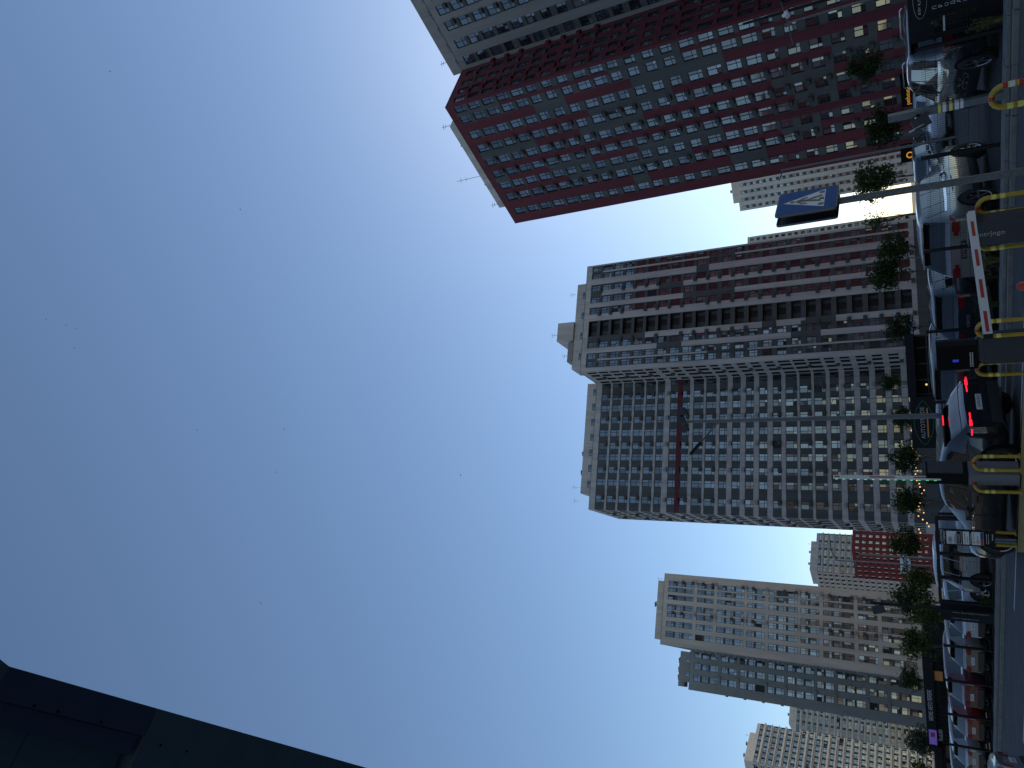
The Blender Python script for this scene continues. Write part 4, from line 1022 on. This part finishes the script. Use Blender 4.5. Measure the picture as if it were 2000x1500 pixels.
q = MB(); pole(q, p, 7.6, .07, .04); q.tube([p + Vector((0, 0, 7.5)), p + Vector((-.5, 0, 7.7))], .03, 'galvanised', 6); q.build('pole', t)
p = gp(.2916, 19.0); t = thing('steel_post', 'square grey steel post with yellow and white stickers and a floodlight', 'post', p)
q = MB(); q.box(p + Vector((0, 0, 1.13)), .15, .15, 2.26, 'galvanised', hvec(52), hvec(142)); q.build('post', t)
for k, (z, mm, hh) in enumerate(((1.27, 'reflective_yellow', .055), (1.18, 'white_paint', .07), (1.06, 'reflective_yellow', .06), (.95, 'white_paint', .08), (.86, 'white_paint', .06))):
    q = MB(); q.box(p + Vector((0, 0, z)), .155, .155, hh, mm, hvec(52), hvec(142)); q.build('sticker', t)
q = MB(); q.box(p + Vector((-.26, -.12, 1.63)), .26, .08, .34, 'grey_cabinet', Vector((.9, .2, .35)).normalized(), Vector((0, 1, 0)), Vector((-.35, 0, .93)).normalized()); q.box(p + Vector((-.38, -.13, 1.72)), .015, .1, .3, 'white_paint', Vector((.9, .2, .35)).normalized(), Vector((0, 1, 0)), Vector((-.35, 0, .93)).normalized()); q.build('floodlight', t)
q = MB(); q.tube([p + Vector((0, 0, 1.7)), p + Vector((-.14, -.08, 1.66))], .03, 'black_metal', 6); q.build('bracket', t)
p = gp(-.2941, 32); t = thing('street_lamp', 'slim black lamp post with a small downward lamp in front of the beige tower', 'street lamp', p)
q = MB(); pole(q, p, 4.05, .075, .045, 'black_metal'); q.build('pole', t)
q = MB(); q.box(p + Vector((-.22, -.05, 3.78)), .28, .2, .42, 'grey_cabinet', Vector((.9, 0, .3)).normalized(), Vector((0, 1, 0)), Vector((-.3, 0, .9)).normalized()); q.build('lamp_head', t)
p = gp(-.5205, 60); t = thing('street_lamp', 'pale street lamp with flat panel head before the tower with long floor slabs', 'street lamp', p)
q = MB(); pole(q, p, 11.5, .10, .06); q.build('pole', t)
q = MB(); q.box(p + Vector((.3, 0, 11.85)), 1.9, .4, .16, 'pavilion_dark', Vector((1, 0, .75)).normalized(), Vector((0, 1, 0)), Vector((-.75, 0, 1)).normalized()); q.build('lamp_head', t)
q = MB(); q.tube([p + Vector((0, 0, 9.3)), p + Vector((-1.4, 0, 9.9))], .05, 'galvanised', 6); q.build('arm', t)
for i, (bx, dist, hh, lb) in enumerate(((-.2379, 55, 6.2, 'thin lamp post with a long side arm in front of the bright red block'), (-.2467, 62, 8.4, 'taller thin lamp post by the small white billboard and bright red block'),
        (-.0438, 95, 11.5, 'distant lamp post before the dark spandrels of the tower with the red band'), (-.0316, 100, 13.0, 'tallest distant lamp post, beside the corner between tower and loggia wing'), (.125, 90, 10.2, 'thin lamp post in front of the pale piers of the tower wing'), (-.40, 75, 8.4, 'lamp post with a curved arm against the grey wing of the beige tower'))):
    p = gp(bx, dist); t = thing('street_lamp', lb, 'street lamp', p, group='thin far lamp posts')
    q = MB(); pole(q, p, hh, .08, .05); q.build('pole', t)
    q = MB(); q.tube([p + Vector((0, 0, hh - .1)), p + Vector((.7 * (1 if i % 2 else -1), 0, hh + .25)), p + Vector((1.6 * (1 if i % 2 else -1), 0, hh + .3))], .04, 'galvanised', 6); q.build('arm', t)

# ------------------------------------------------------------------ kiosks, shops, signs
kx = F(-3.9, -.2); ku = -fx
t = thing('kiosk', 'black sales kiosk with white vertical letters', 'kiosk', kx)
q = MB(); q.box(kx + Vector((0, 0, .88)) - fn * .55, 2.6, 1.1, 1.76, 'pavilion_dark', fx, fn); q.build('body', t)
KF = lambda s_, z, d=.012: F(-3.9 + s_, -.2 + d, z)
q = MB(); q.box(KF(1.02, .95, .01), .40, .03, .95, 'black_metal', fx, fn); q.box(KF(1.02, .95, .03), .34, .01, .88, 'car_glass', fx, fn); q.build('window', t)
for i, ch in enumerate('ПРОДАЖ'): text(ch, .105, 'lettering_white', KF(.66, 1.26 - i * .11), ku, (0, 0, 1), 'lettering', t)
text('KYIV AUTOTRADE', .075, 'lettering_white', KF(.42, 1.54), ku, (0, 0, 1), 'lettering', t)
q = MB(); q.tube([KF(.42 + .40 * cos(2 * pi * k / 32), 1.53 + .13 * sin(2 * pi * k / 32), .02) for k in range(33)], .005, 'lettering_grey', 4); q.build('emblem', t)
q = MB(); q.box(KF(1.02, 1.10, .05), .30, .03, .04, 'white_paint', fx, fn); q.build('door_bar', t)
# middle pavilion
pv = Vector((-1.9, 50, 0)); t = thing('car_sales_pavilion', 'low black car sales pavilion with a round green outlined emblem', 'pavilion', pv)
def bxq(q, x0, x1, y0, y1, z0, z1, mt): q.box(((x0 + x1) / 2, (y0 + y1) / 2, (z0 + z1) / 2), x1 - x0, y1 - y0, z1 - z0, mt)
q = MB(); bxq(q, -5.35, -2.2, 50, 54, 0, 2.58, 'pavilion_dark'); bxq(q, -2.2, 1.6, 51, 54, 0, 2.5, 'black_metal'); q.build('body', t)
q = MB(); bxq(q, -2.2, 1.65, 49.9, 51.2, 2.2, 2.66, 'pavilion_dark'); q.build('fascia', t)
for x in (-2.1, -1.2, -.2, .8, 1.55):
    q = MB(); bxq(q, x - .05, x + .05, 50.9, 50.99, 0, 2.2, 'grey_cabinet'); q.build('glazing_bar', t)
q = MB(); bxq(q, -2.15, 1.5, 50.93, 50.97, .1, 2.1, 'black_screen'); bxq(q, -2.1, 1.5, 50.9, 50.98, 1.5, 1.56, 'grey_cabinet'); q.build('glazing', t)
text('AUTOTRADE', .33, 'lettering_grey', (-3.8, 49.98, 1.95), (1, 0, 0), (0, 0, 1), 'lettering', t)
q = MB(); q.tube([(-3.8 + 1.35 * cos(2 * pi * k / 40) * (1 - .25 * abs(sin(2 * pi * k / 40))), 49.97, 1.9 + .52 * sin(2 * pi * k / 40)) for k in range(41)], .014, 'green_line', 5); q.build('emblem', t)
q = MB(); bxq(q, -4.7, -2.9, 49.95, 49.98, 1.66, 1.74, 'orange_paint'); q.build('orange_stripe', t)
q = MB(); bxq(q, -1.55, -1.45, 50.85, 50.9, 1.6, 1.7, 'warm_bulb'); q.build('ceiling_lamp', t)
# pet shop sign strip on the red tower and round orange sign
sgp = ang(L_, RA, 10.8, .9); ru = hvec(RA)
t = thing('shop_sign', 'black shop sign with glowing orange lettering at the foot of the red tower', 'shop sign', (*sgp, 0))
q = MB(); q.box((*ang(L_, RA, 11.6, .45), .95), 5.2, .9, 3.0, 'black_screen', ru, Vector((-ru.y, ru.x, 0))); q.build('board', t)
text('pethouse', .85, 'orange_glow', (*ang(L_, RA, 10.9, .93), 1.55), ru, (0, 0, 1), 'lettering', t)
q = MB(); q.box((*ang(L_, RA, 10.9, .93), .72), 2.7, .03, .09, 'orange_glow', ru, Vector((-ru.y, ru.x, 0))); q.build('underline', t)
p = gp(.2460, 110); t = thing('shop_sign', 'round glowing orange ring sign at the foot of the cream checkered tower', 'shop sign', p)
q = MB(); q.tube([p + Vector((.34 * cos(2 * pi * k / 24), 0, 1.75 + .34 * sin(2 * pi * k / 24))) for k in range(25)], .08, 'orange_glow', 6); q.build('ring', t)
q = MB(); q.box(p + Vector((.4, .3, 1.4)), 2.4, .3, 2.8, 'black_screen'); q.build('backboard', t)
# left pavilions
t = thing('car_purchase_pavilion', 'long low dark pavilion with white lettering and a purple screen', 'pavilion', (-27, 62, 0))
pa = 152; pu = hvec(pa - 180); P0 = Vector((-19.6, 55.0, 0)); pn = Vector((pu.y, -pu.x, 0))
PV = lambda s_, z, d=0: P0 - pu * s_ + pn * d + Vector((0, 0, z))
q = MB(); q.box(PV(4.5, 1.35, -2), 9.6, 4, 2.7, 'pavilion_dark', pu, pn); q.build('body', t)
q = MB(); q.box(PV(4.5, 2.5, .15), 9.7, .3, .62, 'pavilion_dark', pu, pn); q.build('fascia', t)
text('МОЖЕ АВТО ПЕРЕРЕ', .36, 'lettering_white', PV(5.0, 2.48, .31), pu, (0, 0, 1), 'lettering', t, squash=.85)
q = MB(); q.box(PV(8.3, 2.46, .33), 1.55, .05, .48, 'purple_glow', pu, pn); q.box(PV(8.0, 2.46, .37), .45, .02, .26, 'red_paint', pu, pn); q.build('screen', t)
text('Radobli', .42, 'lettering_white', PV(8.3, 1.98, .05), pu, (0, 0, 1), 'lettering', t)
for k in range(5):
    q = MB(); q.box(PV(.8 + k * 1.0, 1.1, .01), .8, .04, 1.7, 'black_metal', pu, pn); q.box(PV(.8 + k * 1.0, 1.1, .04), .7, .02, 1.5, 'black_screen', pu, pn); q.build('window', t)
q = MB(); q.box(PV(2.2, 1.9, .06), .9, .05, .5, 'orange_paint', pu, pn); q.build('poster', t)
for k in range(10):
    q = MB(); q.box(PV(5.2 + k * .42, 1.5, .02), .03, .03, 1.5, 'black_metal', pu, pn); q.build('cladding_strip', t)
t = thing('service_pavilion', 'low navy pavilion with a faint blue strip sign', 'pavilion', (-33, 66, 0))
q = MB(); q.box(PV(12.6, 1.2, -1.6), 6.0, 3, 2.4, 'pavilion_dark', pu, pn); q.build('body', t)
q = MB(); q.box(PV(12.6, 2.2, .1), 6.1, .2, .5, 'pavilion_dark', pu, pn); q.box(PV(13.4, 2.2, .22), 3.0, .04, .34, 'sign_blue', pu, pn); q.build('strip_sign', t)
q = MB(); q.box(PV(13.4, 2.2, .25), 2.0, .02, .06, 'lettering_white', pu, pn); q.build('lettering', t)
q = MB()
for s_ in (10.0, 11.9, 13.8): q.box(PV(s_, .95, .02), 1.3, .05, 1.5, 'car_glass', pu, pn)
q.build('window', t)
# small billboard, umbrella, string lights, blue sign
p = gp(-.2455, 90); t = thing('billboard', 'small white billboard on two legs below the bright red block', 'billboard', p)
q = MB(); q.box(p + Vector((0, 0, 4.4)), 2.1, .12, 1.0, 'white_paint'); q.build('board', t)
q = MB(); q.box(p + Vector((0, -.07, 4.55)), 1.6, .02, .12, 'lettering_grey'); q.box(p + Vector((0, -.07, 4.3)), 1.2, .02, .1, 'sign_blue'); q.build('printing', t)
for sx_ in (-.8, .8):
    q = MB(); pole(q, p + Vector((sx_, .1, 0)), 4.4, .06, .06); q.build('leg', t)
p = gp(.032, 70); t = thing('parasol', 'wide blue-grey parasol above the parked cars in front of the tower wing', 'parasol', p)
q = MB(); apex = p + Vector((0, 0, 2.95)); rim_ = [p + Vector((1.75 * cos(2 * pi * k / 8), 1.75 * sin(2 * pi * k / 8), 2.35)) for k in range(8)]
for k in range(8): q.face([apex, rim_[k], rim_[(k + 1) % 8]], 'parasol_cloth')
q.build('canopy', t); q = MB(); pole(q, p, 2.95, .03, .03); q.build('pole', t)
t = thing('string_lights', 'string of warm little bulbs at the foot of the tower with the red band', 'string lights', gp(-.15, 75)); R = random.Random(5)
bb0 = gp(-.085, 80); bb1 = gp(-.208, 78); prev = None; q = MB(); pts = []
for i in range(33): 
    f_ = i / 32; pp = bb0.lerp(bb1, f_) + Vector((0, 0, 3.3 - .3 * sin(pi * (f_ * 6 % 1)) - 1.0 * f_ * R.random() - .4 * R.random())); pts.append(pp)
q.tube([bb0.lerp(bb1, i / 24) + Vector((0, 0, 3.35 - .25 * sin(pi * (i / 4 % 1)))) for i in range(25)], .015, 'black_metal', 4); q.build('cable', t)
for pp in pts:
    q = MB(); q.box(pp, .10, .10, .10, 'warm_bulb'); q.build('bulb', t)
p = gp(-.300, 60); t = thing('shop_sign', 'small blue sign with white lettering among the trees below the beige tower', 'shop sign', p)
q = MB(); q.box(p + Vector((0, 0, 2.75)), 1.0, .1, .55, 'sign_blue'); q.build('board', t); q = MB(); pole(q, p + Vector((0, .1, 0)), 2.6, .05, .05); q.build('leg', t)
text('авто', .3, 'lettering_white', p + Vector((0, -.06, 2.75)), (1, 0, 0), (0, 0, 1), 'lettering', t)

# ------------------------------------------------------------------ canopy edge overhead (upper left of the upright view)
ce = math.degrees(atan2(5.32 - 2.24, -3.75 + 1.59)); cdv = hvec(ce); cnv = Vector((-cdv.y, cdv.x, 0))   # edge direction, inward normal
e0 = Vector((-1.59, 2.24, 0))
if cnv.dot(-e0) < 0 and False: cnv = -cnv
inn = -cnv if cnv.x > 0 else cnv
t = thing('entrance_canopy', 'dark metal-clad canopy edge across the corner of the sky', 'canopy', (-2.2, 3.2, 0))
CZ = 6.9
def cp(s_, d, z): return e0 + cdv * s_ + inn * d + Vector((0, 0, z))
q = MB()
def slab(s0, s1, d0, d1, z0, z1, mt): 
    c = (cp(s0, d0, 0) + cp(s1, d1, 0)) / 2; q.box((c.x, c.y, (z0 + z1) / 2), s1 - s0, d1 - d0, z1 - z0, mt, cdv, inn)
slab(-.02, 1.13, 0, .19, CZ, CZ + .35, 'soffit_dark'); q.build('edge_panel', t)
q = MB(); slab(1.136, 6, 0, .9, CZ, CZ + .35, 'soffit_teal'); q.build('side_panel', t)
q = MB(); slab(-.35, 1.10, .195, .325, CZ + .02, CZ + .35, 'soffit_dark'); q.build('inner_panel', t)
q = MB(); slab(-.6, .375, .33, 3, CZ + .12, CZ + .4, 'soffit_teal'); q.build('soffit_panel', t)
q = MB(); slab(.381, 1.10, .33, 3, CZ + .12, CZ + .4, 'soffit_teal'); q.build('soffit_panel', t)
q = MB(); slab(1.13, 6, .91, 3, CZ + .05, CZ + .4, 'soffit_teal'); q.build('soffit_panel', t)
q = MB(); q.prism([tuple(e0 - cdv * .021)[:2], tuple(e0 + Vector((.79, -.61, 0)) * 2.5)[:2], tuple(cp(-2.5, .19, 0))[:2], tuple(cp(-.021, .19, 0))[:2]], CZ + .003, CZ + .35, 'soffit_teal'); q.build('corner_panel', t)
for s_ in (.25, .42, .75, 1.3, 1.55):
    q = MB(); c_ = cp(s_, .17 if s_ < 1.1 else .22, CZ); q.tube([c_, c_ - Vector((0, 0, .006))], .009, 'black_metal', 8); q.build('rivet', t)

# ------------------------------------------------------------------ trees and plants
def tree(p, h_, cr, seed, leaf, label, name='tree', n_clump=46, leafn=34, tall_=1.0, group='young trees beyond the parked cars'):
    R = random.Random(seed); t = thing(name, label, 'tree', p, group=group)
    q = MB(); th = h_ - cr * 1.6 * tall_; th = max(th, h_ * .3)
    pts = [Vector((p[0] + R.gauss(0, .03) * i, p[1] + R.gauss(0, .03) * i, th * 1.25 * i / 4)) for i in range(5)]
    q.tube(pts, [.075, .065, .055, .045, .03], 'bark', 7)
    ctr = Vector((p[0], p[1], h_ - cr * tall_)); ends = []
    for k in range(9):
        a = R.random() * 2 * pi; e = ctr + Vector((cos(a) * cr * .75, sin(a) * cr * .75, R.uniform(-.4, .8) * cr * tall_))
        s_ = pts[2 + k % 3]; q.tube([s_, s_.lerp(e, .5) + Vector((0, 0, -.1)), e], [.03, .02, .008], 'bark', 5, cap=False); ends.append(e)
    q.build('trunk', t)
    c = MB()
    for k in range(n_clump):
        a = R.random() * 2 * pi; v = R.uniform(-1, 1); rr = cr * R.random() ** .45
        f = 1 + .35 * sin(3 * a + seed) * (1 - abs(v)) + R.uniform(-.1, .35) * (R.random() < .3)
        cc = ctr + Vector((cos(a) * rr * f * math.sqrt(1 - v * v), sin(a) * rr * f * math.sqrt(1 - v * v), v * rr * tall_ * 1.05))
        cs = cr * R.uniform(.14, .30)
        for i in range(leafn):
            o = cc + Vector((R.gauss(0, cs), R.gauss(0, cs), R.gauss(0, cs * .8)))
            l = cr * R.uniform(.07, .13); n_ = Vector((R.gauss(0, 1), R.gauss(0, 1), R.gauss(.6, 1))).normalized(); u_ = n_.orthogonal().normalized(); u_.rotate(Matrix.Rotation(R.random() * 6.28, 3, n_)); v_ = n_.cross(u_)
            c.face([o - u_ * l, o + v_ * l * .5, o + u_ * l, o - v_ * l * .5], leaf)
    c.build('crown', t); return t
TR = [  # bearing, dist, height, crown radius, leaf, label
 (.355, 62, 5.6, 1.25, 'leaf_dark', 'dark round tree in front of the lower windows of the red tower'),
 (.285, 60, 4.6, 1.3, 'leaf_dark', 'dark tree between the steel post and the red tower'),
 (.222, 55, 5.3, 1.35, 'leaf_mid', 'bushy tree below the cream checkered tower'),
 (.176, 60, 5.2, 1.1, 'leaf_mid', 'thin airy tree standing against the bright gap of sky'),
 (.138, 62, 4.4, 1.15, 'leaf_mid', 'tree nearest the bright sky gap at the foot of the tower with loggias'),
 (.108, 60, 5.0, 1.3, 'leaf_dark', 'broad dark tree before the reddish windows of the wing with loggias'),
 (.040, 62, 4.2, 1.1, 'leaf_dark', 'small tree behind the blue parasol'),
 (-.026, 75, 5.4, .9, 'leaf_dark', 'small tree rising over the glazed end of the black pavilion'),
 (-.070, 62, 4.2, .8, 'leaf_dark', 'small tree beside the pole of the big street lamp'),
 (-.118, 60, 4.4, 1.1, 'leaf_dark', 'dark tree between the pavilion emblem and the raised boom'),
 (-.170, 62, 4.3, 1.15, 'leaf_dark', 'dark tree over the strung bulbs beyond the raised boom'),
 (-.222, 66, 5.0, 1.25, 'leaf_dark', 'dark tree between the small white billboard and the tower with the red band'),
 (-.262, 70, 4.2, 1.3, 'leaf_mid', 'mid green tree between the small white billboard and the beige tower'),
 (-.286, 55, 4.3, 1.15, 'leaf_dark', 'large dark tree above the black gate'),
 (-.335, 52, 3.9, 1.0, 'leaf_mid', 'yellowish green tree in front of the beige tower'),
 (-.300, 50, 3.2, .9, 'leaf_mid', 'low tree beside the black lamp post'),
 (-.375, 70, 4.8, .9, 'leaf_dark', 'small dark tree between the beige tower and the low dark pavilion'),
 (-.440, 70, 4.4, 1.2, 'leaf_grey', 'grey green tree behind the white lettered pavilion'),
 (-.475, 64, 4.2, 1.1, 'leaf_mid', 'yellow green tree near the navy pavilion'),
 (-.495, 60, 3.4, 1.7, 'leaf_dark', 'wide dark bush at the foot of the tower with long floor slabs')]
for i, (bx, dist, hh, cr, lf, lb) in enumerate(TR):
    tree(gp(bx, dist), hh * .97, cr * (.78 if 'airy' in lb else .86), i + 3, lf, lb, n_clump=26 if 'airy' in lb else 60, leafn=20 if 'airy' in lb else 34)
# dense hedge line far behind, hides the far ground edge
R = random.Random(3)
def weed(p, label, h_=.7, sp=.35, mt='dry_grass', n_=70, lean=(0, 0), seed=1):
    R = random.Random(seed); q = MB()
    for i in range(n_):
        a = R.random() * 6.28; r0 = R.random() * .08; l = h_ * R.uniform(.5, 1.1); o = Vector((p[0] + cos(a) * r0, p[1] + sin(a) * r0, .0)); d = Vector((cos(a) * sp * R.random(), sin(a) * sp * R.random(), 0)) + Vector((*lean, 0))
        w_ = Vector((-sin(a), cos(a), 0)) * .008; m1 = o + d * .4 * l + Vector((0, 0, l * .6)); e = o + d * l * 1.1 + Vector((0, 0, l))
        q.face([o - w_, o + w_, m1 + w_, m1 - w_], mt); q.face([m1 - w_, m1 + w_, e], mt)
        for k in range(4):
            c = m1.lerp(e, k / 4); n_v = Vector((R.gauss(0, 1), R.gauss(0, 1), .4)).normalized() * .05; u_ = Vector((R.gauss(0, 1), R.gauss(0, 1), R.gauss(0, .5))).normalized() * .018
            q.face([c, c + n_v * .5 + u_, c + n_v, c + n_v * .5 - u_], mt)
    tag(q.build('weed', origin=(p[0], p[1], 0)), label, 'plant', 'weeds along the kerb')
weed(F(-2.75, .14), 'tall yellowish weed at the corner of the black kiosk', .72, .22, n_=60, seed=2)
weed(F(2.9, .15), 'low weed at the fence foot behind the barrier cabinet', .55, .6, seed=3)
weed(F(4.2, .12), 'thin dark weed under the lowered boom', .65, .5, 'leaf_mid', n_=50, seed=4)
weed(F(3.6, -.3), 'weed tuft beside the bumper of the black hatchback', .5, .5, 'leaf_mid', n_=60, seed=5)
weed(F(16.2, .2), 'weed growing in front of the white crossover wheel', .6, .4, 'leaf_mid', n_=60, seed=6)
weed(F(24.8, -.2), 'green weed in front of the maroon car', .5, .4, 'leaf_mid', n_=60, seed=7)

# ------------------------------------------------------------------ birds
def bird(p, s_, rz, label):
    t = MB(); d = hvec(rz); l = hvec(rz + 90)
    t.tube([p - d * .5 * s_, p - d * .2 * s_, p + d * .15 * s_, p + d * .42 * s_], [.01 * s_, .07 * s_, .08 * s_, .01 * s_], 'lettering_black', 6)
    for sd in (-1, 1):
        a = p + d * .15 * s_; b_ = p + l * sd * .5 * s_ + Vector((0, 0, .16 * s_)) + d * .1 * s_; e = p + l * sd * 1.0 * s_ + Vector((0, 0, .05 * s_)) - d * .15 * s_
        for z in (0, .02):
            t.face([a + Vector((0, 0, z)), b_ + Vector((0, 0, z)), p - d * .12 * s_ + l * sd * .45 * s_ + Vector((0, 0, .14 * s_ + z)), p - d * .15 * s_ + Vector((0, 0, z))], 'lettering_black')
            t.face([b_ + Vector((0, 0, z)), e + Vector((0, 0, z)), p - d * .12 * s_ + l * sd * .45 * s_ + Vector((0, 0, .14 * s_ + z))], 'lettering_black')
    t.face([p - d * .4 * s_, p - d * .62 * s_ + l * .09 * s_, p - d * .62 * s_ - l * .09 * s_], 'lettering_black')
    tag(t.build('bird', origin=p), label, 'bird', 'small dark birds in the sky')
BL = ['bird nearest the top left corner of the photo', 'bird above the roof of the red tower', 'bird nearest the left edge of the photo', 'topmost of the three birds close together near the left edge', 'middle one of the three birds close together near the left edge', 'lowest of the three birds close together near the left edge',
      'bird halfway between the left edge cluster and the two mid-sky birds', 'upper one of the two mid-sky birds', 'lower one of the two mid-sky birds', 'lone bird nearest the dark canopy', 'bird closest to the roof of the tower with the red band']
for i, (x, y, z) in enumerate([(37.22, 47.06, 78.1), (21.87, 55.87, 68.76), (13.82, 58.39, 116.29), (12.52, 58.68, 111.34), (11.86, 58.82, 108.95), (9.14, 59.3, 110.8), (-3.66, 59.89, 84.32), (-3.82, 59.88, 68.15), (-8.91, 59.33, 69.27), (-23.34, 55.27, 68.4), (-8.9, 59.34, 42.65)]):
    bird(Vector((x, y, z)), .16, i * 47, BL[i])
